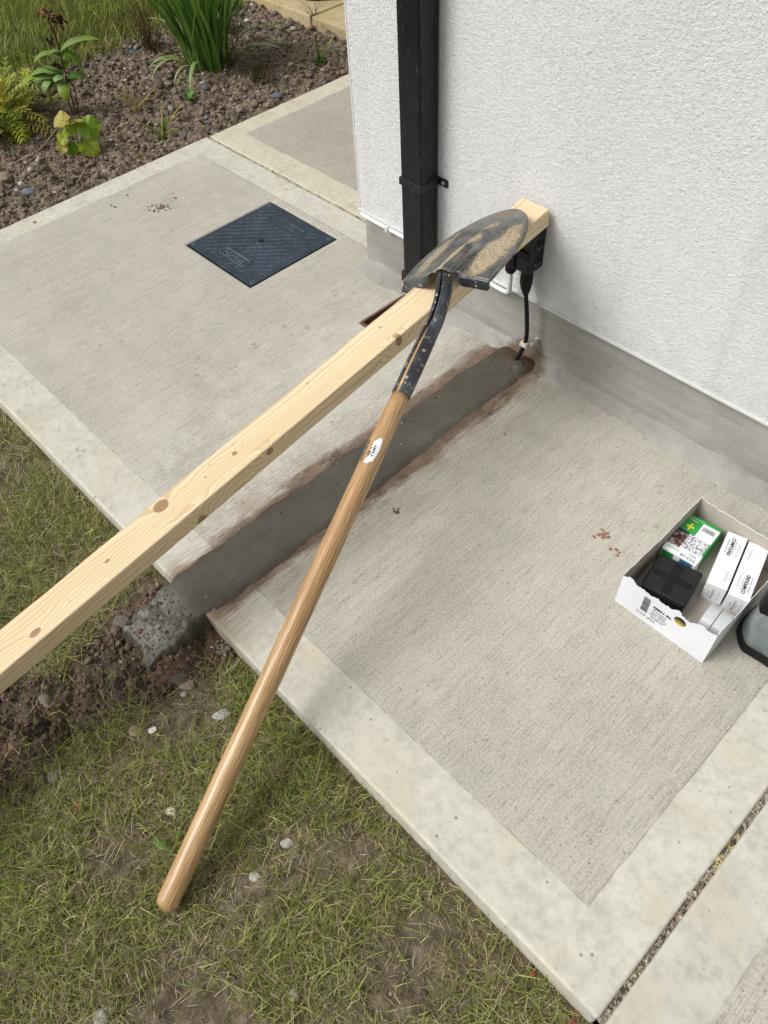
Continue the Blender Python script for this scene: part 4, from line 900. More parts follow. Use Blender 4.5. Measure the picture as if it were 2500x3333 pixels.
wavy_wall((X1, Y0, 0), (X1, Y1, 0), lambda t: 0.105 - 0.030 * math.sin(min(1, t * 1.5) * math.pi * 0.5) + 0.004 * math.sin(t * 16), (-1, 0, 0), 'side_panel', seed=4, torn=1.0)
MB().box((X0 + 0.001, Y0 + 0.001, 0.0005), (X1 - 0.001, Y1 - 0.001, 0.002)).build('base', m_cin, bx)
fy = Y0 - 0.0006; XD = (1, 0, 0); ZD = (0, 0, 1)
def decal_rect(name, x0, x1, z0, z1, mat, parent, y=fy): return MB().add([(x0, y, z0), (x1, y, z0), (x1, y, z1), (x0, y, z1)], [(0, 1, 2, 3)]).build(name, mat, parent)
bb = MB(); x = X0 + 0.0545
rs_ = random.Random(3)
z = 0.031
while z < 0.077:
    wv = rs_.choice([0.0008, 0.0012, 0.0018]); bb.add([(x, fy, z), (x + 0.015, fy, z), (x + 0.015, fy, z + wv), (x, fy, z + wv)], [(0, 1, 2, 3)]); z += wv + rs_.choice([0.0008, 0.0012])
bb.build('barcode', m_ink, bx)
text_part('lettering', 'EJBS1-BL', 0.0095, m_ink, (-0.2425, fy, 0.0630), XD, ZD, bx, 0, 1.2, 0.0003)
m_ink2 = plain('grey print', '4b4d55', 0.6, 0.3)
for i, tx in enumerate(('IP Junction', 'Box Black', 'QTY.10 PCS', '85x85x47')): text_part('lettering', tx, 0.0064, m_ink2, (-0.2465, fy, 0.0525 - 0.0078 * i), XD, ZD, bx, 0, 1.15, 0.0001)
text_part('lettering', 'CE', 0.0085, m_ink, (-0.278, fy, 0.0195), XD, ZD, bx, 0, 1.2); text_part('lettering', 'IP66', 0.0085, m_ink, (-0.2585, fy, 0.0185), XD, ZD, bx, 0, 1.3)
text_part('lettering', 'UK', 0.0048, m_ink, (-0.2895, fy, 0.0225), XD, ZD, bx); text_part('lettering', 'CA', 0.0048, m_ink, (-0.2895, fy, 0.0178), XD, ZD, bx)
n = NM('black and gold badge', 0.4, 0.4); Xc, Yc, Zc = n.sep(); n.col(n.ramp(n.M('ADD', n.M('MULTIPLY', Zc, 16.0), -0.35), [(0.62, s2l('e5cf55')), (0.80, s2l('6a5a1c')), (0.92, s2l('141414'))])); m_bdg = n.m
bb = MB(); bb.add([(-0.2065 + 0.0125 * math.cos(a), fy, 0.0735 + 0.0120 * math.sin(a)) for a in np.linspace(0, 2*math.pi, 33)[:-1]], [tuple(range(32))]); bg_ = bb.build('badge', m_bdg, bx)
text_part('lettering', 'eclipse', 0.0060, plain('gold print', 'd9c66a', 0.5), (-0.2065, fy - 0.0004, 0.0735), XD, ZD, bg_)

def yawed_box(b, c_, half, yaw, z0, z1): 
    M = Matrix.Translation((c_[0], c_[1], 0)) @ Matrix.Rotation(yaw, 4, 'Z'); b.box((-half[0], -half[1], z0), (half[0], half[1], z1), M); return M
# green clip box
yaw = R(4.5); gc = (-0.303, 1.109); gh = (0.0385, 0.060); GZ1 = 0.053
gb = thing('cable_clip_box', (gc[0], gc[1], 0.002), 'green and white printed box of cable clips in the carton corner', 'box')
m_gr = plain('green card', '2f9a45', 0.45, 0.4, vary=0.08); m_wc = plain('white glossy card', 'e6e8ea', 0.45, 0.4, vary=0.03)
b = MB(); M = Matrix.Translation((gc[0], gc[1], 0)) @ Matrix.Rotation(yaw, 4, 'Z')
b.box((-gh[0], -gh[1] + 0.03, 0.0025), (gh[0], gh[1], GZ1), M); b.cur = 1; b.box((-gh[0], -gh[1], 0.0025), (gh[0], -gh[1] + 0.03, GZ1), M); b.build('box_body', [m_gr, m_wc], gb, bevel=0.0007)
def lrect(name, x0, x1, y0, y1, z, mat, parent, MM): return MB().add([MM @ Vector(p) for p in ((x0, y0, z), (x1, y0, z), (x1, y1, z), (x0, y1, z))], [(0, 1, 2, 3)]).build(name, mat, parent)
lrect('white_panel', -0.0375, 0.0375, -0.059, -0.028, GZ1 + 0.0003, m_wc, gb, M)
n = NM('pile of white plastic clips', 0.6, 0.3); v = n.voro(130); n.col(n.ramp(v, [(0.12, s2l('5e6066')), (0.3, s2l('b8bac2')), (0.5, s2l('e8e8ec')), (0.7, s2l('8e8f95'))])); m_clp = n.m
n = NM('dark product photo', 0.5, 0.3); v = n.noise(90, detail=3); n.col(n.ramp(v, [(0.35, s2l('3a1c1c')), (0.5, s2l('6d4a46')), (0.6, s2l('b9b0ae')), (0.7, s2l('8a3a34'))])); m_dph = n.m
lrect('photo_panel', -0.010, 0.0345, -0.034, 0.008, GZ1 + 0.0006, m_clp, gb, M); lrect('photo_panel', -0.0372, -0.0105, -0.040, 0.002, GZ1 + 0.0007, m_dph, gb, M)
sk = lrect('price_label', 0.000, 0.0365, 0.006, 0.050, GZ1 + 0.0009, m_stk, gb, M)
bb = MB(); x = 0.004
while x < 0.030:
    wv = rs_.choice([0.0007, 0.0012]); bb.add([M @ Vector(p) for p in ((x, 0.030, GZ1 + 0.0012), (x + wv, 0.030, GZ1 + 0.0012), (x + wv, 0.042, GZ1 + 0.0012), (x, 0.042, GZ1 + 0.0012))], [(0, 1, 2, 3)]); x += wv + 0.0009
bb.build('barcode', m_ink, sk)
m_yel = plain('yellow print', 'cfd83a', 0.5)
bb = MB(); 
for (x0_, x1_, y0_, y1_) in ((-0.028, -0.010, 0.0235, 0.0285), (-0.0215, -0.0165, 0.0165, 0.0235), (-0.0215, -0.0165, 0.0285, 0.0355)): bb.add([M @ Vector(p) for p in ((x0_, y0_, GZ1+0.0004), (x1_, y0_, GZ1+0.0004), (x1_, y1_, GZ1+0.0004), (x0_, y1_, GZ1+0.0004))], [(0,1,2,3)])
bb.build('plus_mark', m_yel, gb)
lrect('stripe', -0.036, -0.012, 0.0445, 0.0458, GZ1 + 0.0004, m_wc, gb, M); lrect('stripe', -0.036, 0.0, 0.0515, 0.0525, GZ1 + 0.0004, m_wc, gb, M); lrect('stripe', -0.0365, -0.0120, 0.0035, 0.0095, GZ1 + 0.0010, plain('navy print', '1c2f55'), gb, M)
xd = (M.to_3x3() @ Vector((-1, 0, 0))); yd = (M.to_3x3() @ Vector((0, -1, 0)))
text_part('lettering', 'TC7-10', 0.0105, m_ink2, M @ Vector((0.016, -0.052, GZ1 + 0.0012)), xd, yd, gb, 0, 1.0, 0.0001); text_part('lettering', 'White', 0.0065, m_ink2, M @ Vector((0.022, -0.0425, GZ1 + 0.0012)), xd, yd, gb)
text_part('lettering', 'Schneider', 0.0068, m_gr, M @ Vector((-0.020, -0.048, GZ1 + 0.0012)), xd, yd, gb)
b2 = MB().add([M @ Vector(p) for p in ((-0.036, -gh[1] - 0.0004, 0.020), (-0.010, -gh[1] - 0.0004, 0.020), (-0.010, -gh[1] - 0.0004, 0.050), (-0.036, -gh[1] - 0.0004, 0.050))], [(0,1,2,3)]); b2.build('green_flap', m_gr, gb)
b2 = MB().add([M @ Vector(p) for p in ((0.004, -gh[1] - 0.0004, 0.030), (0.032, -gh[1] - 0.0004, 0.030), (0.032, -gh[1] - 0.0004, 0.051), (0.004, -gh[1] - 0.0004, 0.051))], [(0,1,2,3)]); b2.build('blue_print', plain('blue print', '3f6fa8', vary=0.4), gb)
# spare junction box
yaw = R(10.5); jc = (-0.2755, 0.991); jh = 0.0475; M = Matrix.Translation((jc[0], jc[1], 0)) @ Matrix.Rotation(yaw, 4, 'Z')
sj = thing('junction_box', (jc[0], jc[1], 0.002), 'square black junction box lying in the carton beside the green box', 'junction box')
b = MB(); b.box((-jh + .002, -jh + .002, 0.003), (jh - .002, jh - .002, 0.046), M); b.build('box_body', m_blk, sj, bevel=0.006, seg=3)
b = MB(); b.box((-jh, -jh, 0.0462), (jh, jh, 0.0565), M); lid = b.build('lid', m_blk, sj, bevel=0.0045, seg=3)
b = MB()
for k in range(5): b.box((-0.040, -0.008 + k * 0.0034, 0.0563), (0.040, -0.006 + k * 0.0034, 0.0570), M)
b.box((-0.0095, -0.0395, 0.0562), (0.0095, 0.0395, 0.0568), M); b.build('raised_cross', m_blk2, lid)
for sx_ in (-1, 1):
    for sy_ in (-1, 1):
        b = MB(); b.box((sx_*0.0395 - 0.0009, sy_*0.0395 - 0.003, 0.0566), (sx_*0.0395 + 0.0009, sy_*0.0395 + 0.003, 0.0572), M); b.build('screw_slot', m_blk2, lid)
# white compound boxes
m_ghost = plain('pale grey print', 'b9bac0', 0.6)
def compound_box(cx_, cy_, yaw, flip, label, tz=0.057):
    o = thing('compound_box', (cx_, cy_, 0.002), label, 'box', 'white compound boxes in the carton')
    hx, hy = 0.0205, 0.0745; M = Matrix.Translation((cx_, cy_, 0)) @ Matrix.Rotation(yaw, 4, 'Z')
    MB().box((-hx, -hy, 0.0028), (hx, hy, tz), M).build('box_body', m_wc, o, bevel=0.0009)
    r3 = M.to_3x3(); s = -1 if not flip else 1
    xd = r3 @ Vector((0, s, 0)); yd = r3 @ Vector((-s, 0, 0)); Zt = tz + 0.0004
    yc = 0.036 if not flip else -0.036
    def T(tx, size, off, mat, yy=yc, sx=1.0, of=0.0): text_part('lettering', tx, size, mat, M @ Vector((-s * off, yy, Zt)), xd, yd, o, 0, sx, of)
    T('COMPOUND', 0.0100, -0.0035, m_ink, sx=0.86, of=0.0004); T('Electrical Reinforcement', 0.0040, 0.0035, m_ink2, sx=0.9); T('1x250g pack - EMC1250', 0.0045, -0.0115, m_ink, sx=0.9)
    T('cablejoints', 0.0105, 0.0115, m_ghost, sx=0.95, yy=yc * 0.9)
    T('MIXING', 0.0095, 0.009, m_ghost, yy=-yc * 1.15); T('for 1 joint', 0.0045, 0.016, m_ghost, yy=-yc * 1.15)
    # near end panel
    zd = Vector((0, 0, -1)); ydn = r3 @ Vector((1, 0, 0)); ye = -hy - 0.0005
    for tx, size, xo, mat in (('COMPOUND', 0.0064, -0.002, m_ink), ('1x250g pack', 0.0036, -0.009, m_ink), ('Electrical', 0.0036, 0.0035, m_ink2), ('cablejoints', 0.0080, 0.011, m_ghost)):
        text_part('lettering', tx, size, mat, M @ Vector((xo, ye, tz * 0.5)), zd, ydn, o, 0, 0.9)
    return o
compound_box(-0.2215, 1.1075, R(14.5), False, 'white compound box in the carton, the one next to the green box')
compound_box(-0.1765, 1.1135, R(14.5), True, 'white compound box in the carton, the one nearest the side by the boot')
# tape rolls
m_tape = plain('pale grey tape', 'bcc0c2', 0.3, 0.5, vary=0.05); m_dark = plain('tape core card', '3d3b38', 0.8)
def tape(xc, yc, yaw, label):
    o = thing('tape_roll', (xc, yc, 0.002), label, 'tape', 'grey tape rolls in the carton'); M = Matrix.Translation((xc, yc, 0.0390)) @ Matrix.Rotation(yaw, 4, 'Z')
    prof = [(-0.0112, 0.020), (-0.0112, 0.0360), (-0.0105, 0.0368), (0.0105, 0.0368), (0.0112, 0.0360), (0.0112, 0.020)]; vs = []; fs = []; n_ = 44
    for k in range(n_):
        a = 2 * math.pi * k / n_; vs += [M @ Vector((x, r * math.cos(a), r * math.sin(a))) for x, r in prof]
    for k in range(n_):
        for j in range(6): fs.append((k*6+j, k*6+(j+1) % 6, ((k+1) % n_)*6+(j+1) % 6, ((k+1) % n_)*6+j))
    MB().add(vs, fs).build('tape', m_tape, o, smooth=False, bevel=0)
    prof = [(-0.0108, 0.0180), (-0.0108, 0.0199), (0.0108, 0.0199), (0.0108, 0.0180)]; vs = []; fs = []
    for k in range(n_):
        a = 2 * math.pi * k / n_; vs += [M @ Vector((x, r * math.cos(a), r * math.sin(a))) for x, r in prof]
    for k in range(n_):
        for j in range(4): fs.append((k*4+j, k*4+(j+1) % 4, ((k+1) % n_)*4+(j+1) % 4, ((k+1) % n_)*4+j))
    MB().add(vs, fs).build('core', m_dark, o)
tape(-0.1735, 0.966, R(3), 'pale grey tape roll in the carton, left one beside the black box')
tape(-0.1500, 0.967, R(3), 'pale grey tape roll in the carton, right one against the low torn side')

# ------------------------------------------------------------------ boot
n = NM('grey suede', 0.95, 0.15); f = n.noise(22, detail=5, rough=0.6, dist=0.8); n.col(n.ramp(f, [(0.35, s2l('626a68')), (0.5, s2l('737b78')), (0.65, s2l('878e8a'))])); n.bump(n.noise(200, detail=4), 0.5, 0.0012); m_sue = n.m
boot = thing('work_boot', (0.04, 1.03, 0), 'grey suede boot with black sole and collar beside the carton, cut by the right edge', 'boot')
def bprof(t):   # half-width along the length, heel at t=0
    return 0.070 * (min(1, t / 0.11) ** 0.36 if t < 0.11 else 1) * (1 - 0.12 * math.sin(math.pi * min(1, t / 0.55))) + (0.010 * math.sin(math.pi * (t - 0.45) / 0.55) if t > 0.45 else 0) - (0.05 * max(0, (t - 0.86) / 0.14) ** 2.2 * 0.95)
def boot_loop(z, grow=0.0, n_=40, t0=0.0, t1=1.0, yc=1.045, x0=-0.128, L=0.30, lift=lambda t: 0):
    pts = []
    ts = [t0 + (t1 - t0) * (1 - math.cos(math.pi * k / n_)) / 2 for k in range(n_ + 1)]
    up_ = [(x0 + L * t - (grow if t < 0.02 else 0) , yc - max(0.0015, bprof(t) + grow), z + lift(t)) for t in ts]; dn_ = [(x0 + L * t - (grow if t < 0.02 else 0), yc + max(0.0015, bprof(t) + grow), z + lift(t)) for t in ts[::-1]][1:-1]
    return up_ + dn_
def loft(b, loops, cap0=True, cap1=True):
    n_ = len(loops[0]); vs = [p for l in loops for p in l]; fs = []
    for i in range(len(loops)-1):
        for k in range(n_): fs.append((i*n_+k, i*n_+(k+1) % n_, (i+1)*n_+(k+1) % n_, (i+1)*n_+k))
    if cap0: fs.append(tuple(range(n_))[::-1])
    if cap1: fs.append(tuple((len(loops)-1)*n_+k for k in range(n_)))
    b.add(vs, fs); return b
loft(MB(), [boot_loop(0.0015, -0.001), boot_loop(0.004, 0.003), boot_loop(0.016, 0.004), boot_loop(0.024, 0.0025), boot_loop(0.026, -0.004)]).build('sole', m_blk2, boot, smooth=False, bevel=0.0015)
lp = []
for z_, g_, x0_, L_ in ((0.0225, -0.001, -0.127, 0.306), (0.034, 0.0005, -0.127, 0.302), (0.050, -0.002, -0.1265, 0.295), (0.066, -0.008, -0.126, 0.275), (0.080, -0.016, -0.125, 0.24), (0.092, -0.024, -0.124, 0.185), (0.100, -0.029, -0.123, 0.155), (0.106, -0.031, -0.122, 0.142)):
    lp.append(boot_loop(z_, g_, x0=x0_, L=L_, lift=lambda t: 0))
loft(MB(), lp, True, False).build('upper', m_sue, boot, smooth=True)
lp = [boot_loop(z_, g_, x0=x0_, L=L_) for z_, g_, x0_, L_ in ((0.095, -0.0285, -0.1245, 0.155), (0.104, -0.0255, -0.1255, 0.150), (0.120, -0.0265, -0.1245, 0.145), (0.146, -0.028, -0.123, 0.142), (0.153, -0.031, -0.120, 0.136), (0.146, -0.0345, -0.117, 0.130), (0.10, -0.0345, -0.118, 0.132))]
loft(MB(), lp, False, False).build('collar', m_blk2, boot, smooth=True)

# ================================================================== WHEEL beyond the bed
wh = thing('black_wheel', (-3.47, 2.80, 0), 'black rubber wheel on the buff paving at the top edge', 'wheel')
def lathe(b, prof, M, n_=48):
    vs = []; fs = []; m_ = len(prof)
    for k in range(n_):
        a = 2 * math.pi * k / n_; vs += [M @ Vector((r * math.cos(a), x, r * math.sin(a))) for x, r in prof]
    for k in range(n_):
        for j in range(m_ - 1): fs.append((k*m_+j, k*m_+j+1, ((k+1) % n_)*m_+j+1, ((k+1) % n_)*m_+j))
    b.add(vs, fs); return b
M = Matrix.Translation((-3.435, 2.745, 0.098)) @ Matrix.Rotation(R(38), 4, 'Z')
lathe(MB(), [(-0.022, 0.062), (-0.028, 0.075), (-0.026, 0.090), (-0.014, 0.099), (0.0, 0.1005), (0.014, 0.099), (0.026, 0.090), (0.028, 0.075), (0.022, 0.062), (-0.022, 0.062)], M).build('tyre', m_blk2, wh, smooth=True)
lathe(MB(), [(-0.012, 0.0), (-0.016, 0.03), (-0.010, 0.058), (-0.022, 0.0625), (0.022, 0.0625), (0.010, 0.058), (0.016, 0.03), (0.012, 0.0)], M).build('rim', m_blk, wh, smooth=True)

# ================================================================== PLANTS
def bz(x, y): return float(bed_z(np.array([x]), np.array([y]))[0])
def strap_plant(name, base, label, cat, leaves, group=None, mat=None):
    o = thing(name, (base[0], base[1], bz(*base)), label, cat, group); b = MB()
    for L in leaves: b.ribbon(*L[0], **L[1])
    b.build('leaves', mat or m_leaf, o, smooth=True, usecol=True); return o
def aim(base, tip, width, sag, col, col2=None, n=8):
    """ribbon arguments for a leaf that leaves base and ends near tip"""
    dx_, dy_, dz_ = tip[0]-base[0], tip[1]-base[1], tip[2]-base[2]; hor = math.hypot(dx_, dy_); az = math.atan2(dy_, dx_)
    chord = math.sqrt(hor*hor + dz_*dz_); mid = math.atan2(hor, dz_); length = chord * (1 + sag * sag / 24 * 1.0)
    return ((base, az, length, width, mid - sag / 2, sag), dict(n=n, col=col, col2=col2))
G1 = s2l('5d8a24'); G2 = s2l('7a9a38'); G3 = s2l('3f6a1c'); YL_ = s2l('b5a24a'); BR = s2l('7c5a34')
N = 420
xy = np.stack([XB - 0.03 - rng.uniform(0, 1.15, N), rng.uniform(0.4, 2.5, N)], 1)
grass('bed_litter', xy, lambda x, y: bed_z(x, y) + 0.006, rng.uniform(0.012, 0.06, N), rng.uniform(0.0010, 0.0032, N), rng.uniform(1.2, 1.6, N), rng.normal(0, 0.8, N), pick(['a8977a', '8a785c', 'c2b292', '6a5a46', '7c7a4a', '5a4a3a'], N), m_grass, seg=4, flatz=0.004)
# big clump
cb0 = (-3.283, 1.98); L = []; r2 = random.Random(5)
for k in range(190):
    a = r2.uniform(0, 2*math.pi); rr_ = r2.uniform(0, 0.115); px_, py_ = cb0[0] + rr_*math.cos(a), cb0[1] + rr_*math.sin(a)
    a2 = a + r2.gauss(0, 0.5); tl_ = abs(r2.gauss(0.06, 0.07)) + rr_ * 0.9
    col = random.choice([s2l('648c38'), s2l('577e30'), s2l('74984a'), s2l('4c7230'), s2l('86a654')])
    L.append((((px_, py_, bz(px_, py_) - 0.005), a2, r2.uniform(0.34, 0.62), r2.uniform(0.009, 0.016), tl_, r2.uniform(0.15, 0.9)), dict(n=9, col=col, twist=r2.uniform(-0.9, 0.9))))
for (a, ln_, tl_, cu, wdt) in ((3.9, 0.30, 0.8, 2.3, 0.015), (4.4, 0.27, 0.5, 2.6, 0.016), (-0.9, 0.30, 0.45, 2.7, 0.018), (3.6, 0.26, 1.1, 1.2, 0.014), (3.2, 0.30, 1.0, 1.6, 0.012), (0.6, 0.34, 0.6, 1.5, 0.014), (1.0, 0.42, 0.4, 1.9, 0.014), (0.9, 0.36, 0.85, 1.1, 0.013), (-1.4, 0.22, 0.25, 2.9, 0.014), (4.9, 0.20, 0.9, 1.8, 0.012), (3.0, 0.36, 0.55, 1.9, 0.012), (3.3, 0.42, 0.35, 2.0, 0.012)):
    px_, py_ = cb0[0] + 0.07*math.cos(a), cb0[1] + 0.07*math.sin(a); L.append((((px_, py_, bz(px_, py_)), a, ln_, wdt, tl_, cu), dict(n=12, col=random.choice([s2l('8aa55a'), s2l('7c9c48'), s2l('93a86a')]), col2=s2l('9fae74'))))
for k in range(26):
    a = r2.uniform(0, 6.28); px_, py_ = cb0[0] + 0.09*math.cos(a), cb0[1] + 0.09*math.sin(a); L.append((((px_, py_, bz(px_, py_)), a, r2.uniform(0.08, 0.2), 0.006, r2.uniform(0.1, 1.0), 0.8), dict(n=5, col=BR)))
strap_plant('grass_clump', cb0, 'large clump of tall green strap leaves at the back of the bed', 'plant', L)
# small strap plants
p3 = (-2.882, 1.466); z3 = bz(*p3); L = []
for tip, w_, sg, c1, c2 in (((-2.965, 1.37, 0.040), 0.012, 0.7, G2, s2l('b07a3c')), ((-2.862, 1.49, 0.085), 0.012, 0.3, G2, YL_), ((-2.80, 1.555, 0.085), 0.014, 0.5, G2, s2l('c9a23c')), ((-2.832, 1.524, -0.02), 0.010, 1.5, s2l('8f9a50'), YL_), ((-2.93, 1.41, 0.01), 0.009, 1.0, G2, BR), ((-2.84, 1.515, 0.035), 0.012, 0.9, G1, None), ((-2.86, 1.50, 0.045), 0.011, 0.7, G1, None), ((-2.90, 1.44, 0.055), 0.010, 0.5, G2, None), ((-2.80, 1.50, 0.0), 0.010, 1.3, G2, YL_), ((-2.87, 1.42, 0.0), 0.010, 1.2, G2, None), ((-2.90, 1.53, 0.04), 0.010, 0.8, G3, None)):
    L.append(aim((p3[0] + random.uniform(-.008, .008), p3[1] + random.uniform(-.008, .008), z3 - 0.004), tip, w_, sg, c1, c2))
strap_plant('strap_plant', p3, 'small low plant of yellow tipped strap leaves near the path edge', 'plant', L, 'small strap leaved plants in the bed')
p5 = (-2.948, 2.347); z5 = bz(*p5); L = []
for tip, w_, sg, c1, c2 in (((-2.966, 2.326, 0.085), 0.014, 0.3, G3, s2l('c8a84c')), ((-2.885, 2.41, 0.065), 0.020, 0.5, G2, YL_), ((-2.875, 2.425, 0.0), 0.016, 1.2, s2l('7f9a52'), G2), ((-2.90, 2.395, -0.035), 0.018, 1.0, s2l('9aac72'), s2l('c9935a')), ((-2.99, 2.30, -0.02), 0.014, 0.9, G1, BR), ((-2.95, 2.345, 0.07), 0.011, 0.2, G3, BR), ((-2.91, 2.38, 0.03), 0.012, 0.7, G2, None), ((-3.00, 2.36, 0.02), 0.012, 0.9, G3, None), ((-2.93, 2.30, 0.0), 0.010, 1.2, G2, None)):
    L.append(aim((p5[0] + random.uniform(-.01, .01), p5[1] + random.uniform(-.01, .01), z5 - 0.004), tip, w_, sg, c1, c2))
strap_plant('strap_plant', p5, 'small plant of broad orange tipped strap leaves close to the house corner', 'plant', L, 'small strap leaved plants in the bed')
p9 = (-3.17, 1.52); z9 = bz(*p9); L = []
for tip, w_, sg in (((-3.22, 1.47, 0.06), 0.010, 1.4), ((-3.16, 1.54, 0.075), 0.010, 1.8), ((-3.08, 1.60, 0.05), 0.010, 0.4), ((-3.10, 1.60, -0.01), 0.009, 1.6), ((-3.24, 1.46, 0.03), 0.008, 1.0), ((-3.20, 1.55, 0.03), 0.008, 1.2)):
    L.append(aim((p9[0] + random.uniform(-.01, .01), p9[1], z9 - 0.004), tip, w_, sg, s2l('a89a44'), s2l('c89a48')))
strap_plant('strap_plant', p9, 'withered yellow strap leaves curling behind the tall leafy stem', 'plant', L, 'small strap leaved plants in the bed')
# tuft in the paving joint
L = []
for k in range(16):
    a = r2.uniform(0, 6.28); L.append((((-3.285 + r2.uniform(-.012, .012), 2.60 + r2.uniform(-.01, .02), -0.02), a, r2.uniform(0.05, 0.13), 0.003, r2.uniform(0.1, 0.8), r2.uniform(0.2, 0.9)), dict(n=5, col=random.choice([s2l('6a6a30'), s2l('4c5222')]))))
o = thing('grass_tuft', (-3.285, 2.6, -0.02), 'thin tuft of grass growing from the joint of the buff paving', 'grass tuft'); b = MB()
for q in L: b.ribbon(*q[0], **q[1])
b.build('leaves', m_leaf, o, usecol=True)
# round leaved lime plant
def disc_leaf(b, ctr, nrm, r, col, col2, up=(0, 0, 1), fold=0.25, wave=0.08, notch=True, seed=0):
    nrm = Vector(nrm).normalized(); t1 = Vector(up) - nrm * Vector(up).dot(nrm); t1 = t1.normalized() if t1.length > 0.05 else nrm.orthogonal().normalized(); t2 = nrm.cross(t1); rr0 = random.Random(seed)
    ph = [rr0.uniform(0, 6.28) for _ in range(4)]; rings = 5; n_ = 36; vs = [Vector(ctr) + nrm * 0.0]; cs = [col2]
    for i in range(1, rings + 1):
        q = i / rings
        for k in range(n_):
            a = 2*math.pi*k/n_; rad_ = r * q * (1 + 0.05 * math.sin(9*a + ph[0]) + 0.05 * math.sin(3*a + ph[1]) - (0.42 * math.exp(-((a - math.pi) / 0.28) ** 2) if notch else 0) + 0.10 * math.cos(a))
            x, y = rad_ * math.cos(a), rad_ * math.sin(a); z = fold * abs(y) * 0.9 + wave * r * q * q * math.sin(5*a + ph[2]) - 0.25 * x * x / r + 0.035 * r * math.cos(9 * a) * q
            vs.append(Vector(ctr) + t1 * x + t2 * y + nrm * z); f_ = 0.5 + 0.5 * math.cos(9 * a)
            e = q ** 3 * (0.5 + 0.5 * math.sin(2*a + ph[3])); cs.append(tuple((col[m] * (0.75 + 0.25 * f_)) * (1 - 0.6 * e) + col2[m] * 0.6 * e for m in range(3)) + (1,))
    fs = [(0, 1 + k, 1 + (k+1) % n_) for k in range(n_)]
    for i in range(rings - 1):
        for k in range(n_): fs.append((1+i*n_+k, 1+(i+1)*n_+k, 1+(i+1)*n_+(k+1) % n_, 1+i*n_+(k+1) % n_))
    s0 = len(b.v); b.add(vs, fs); b.c[s0:] = cs
p2 = (-3.03, 1.169); z2 = bz(*p2); cam_dir = Vector((0.7, -0.55, 0.45))
o = thing('lime_leaf_plant', (p2[0], p2[1], z2), 'low plant with round crinkled lime green leaves near the path corner', 'plant')
LG = s2l('9fb52e'); LG2 = s2l('c7bd5c'); LB = s2l('a88a5a'); DG = s2l('7da02a')
lv_ = [((-3.035, 1.155, 0.088), (0.25, -0.3, 0.9), 0.036, LG2, LB, (-0.7, -0.7, 0)), ((-2.985, 1.222, 0.058), (0.75, -0.2, 0.6), 0.043, DG, LG, (0.3, 0.3, -0.8)), ((-3.028, 1.172, 0.052), (0.3, -0.4, 0.85), 0.034, LG, DG, (-0.6, -0.7, -0.1)),
       ((-3.050, 1.140, 0.024), (0.5, -0.6, 0.5), 0.025, LG, LB, (-0.5, -0.5, -0.3)), ((-2.990, 1.205, -0.008), (0.65, -0.45, 0.6), 0.040, LG, LB, (0.5, 0.0, -0.7)), ((-3.040, 1.152, -0.016), (0.75, -0.5, 0.4), 0.027, DG, LG, (0.2, 0.2, -0.9)), ((-3.056, 1.130, -0.004), (0.7, -0.5, 0.5), 0.024, LG2, LB, (-0.2, -0.4, -0.7)), ((-3.005, 1.195, 0.078), (-0.2, 0.1, 0.9), 0.028, LG2, LG, (0.5, 0.8, 0))]
for k, (c0, nr, r_, c1, c2, up) in enumerate(lv_):
    b = MB(); disc_leaf(b, c0, nr, r_, c1, c2, up, seed=k); b.build('leaf', m_leaf, o, smooth=True, usecol=True)
b = MB(); b.cc = s2l('7f9a3a')
for c0, *_ in lv_: b.tube(smooth_path([(p2[0], p2[1], z2 - 0.005), (p2[0] * 0.5 + c0[0] * 0.5, p2[1] * 0.5 + c0[1] * 0.5, z2 + (c0[2] - z2) * 0.6), c0], 4), 0.0022, 6)
b.build('stalks', m_leaf, o, smooth=True, usecol=True)
# tall leafy stem with withered heads
p1 = (-3.345, 1.338); z1 = bz(*p1)
o = thing('tall_leafy_plant', (p1[0], p1[1], z1), 'tall stem with long green leaves and withered brown flower heads', 'plant')
stem = smooth_path([(-3.345, 1.338, z1 - 0.01), (-3.340, 1.345, 0.066), (-3.336, 1.35, 0.132), (-3.333, 1.352, 0.185), (-3.330, 1.358, 0.262), (-3.337, 1.35, 0.305)], 6)
b = MB(); b.cc = s2l('6a4a30'); b.tube(stem, 0.0032, 8)
b.tube(smooth_path([(-3.352, 1.330, z1), (-3.36, 1.325, 0.06), (-3.39, 1.29, 0.11)], 5), 0.0024, 6); b.tube(smooth_path([(-3.340, 1.345, z1), (-3.325, 1.36, 0.05), (-3.335, 1.35, 0.095)], 5), 0.0026, 6); b.tube(smooth_path([(-3.330, 1.358, 0.25), (-3.318, 1.37, 0.285), (-3.312, 1.377, 0.305)], 5), 0.0020, 6); b.tube(smooth_path([(-3.331, 1.356, 0.19), (-3.322, 1.368, 0.24), (-3.318, 1.372, 0.272)], 4), 0.0016, 6)
b.build('stem', m_leaf, o, smooth=True, usecol=True)
lanc = lambda t: math.sin(math.pi * min(1, (t * 0.93 + 0.04))) ** 0.8 * (1 - 0.25 * t)
GG = s2l('7a9a3c'); GT = s2l('86a460'); GY = s2l('97a840')
b = MB()
def lf(p, tip, w_, sag, c1, c2=None):
    w_ *= 1.9
    a, k = aim(p, tip, w_, sag, c1, c2, 10); k['prof'] = lanc; k['fold'] = 0.22; b.ribbon(*a, **k)
lf((-3.333, 1.352, 0.185), (-3.405, 1.268, 0.150), 0.026, 1.5, GG, GT); lf((-3.333, 1.352, 0.190), (-3.306, 1.385, 0.105), 0.036, 2.6, s2l('6c9a2c'), GG); lf((-3.331, 1.354, 0.195), (-3.222, 1.482, 0.222), 0.034, 1.0, GT, GY)
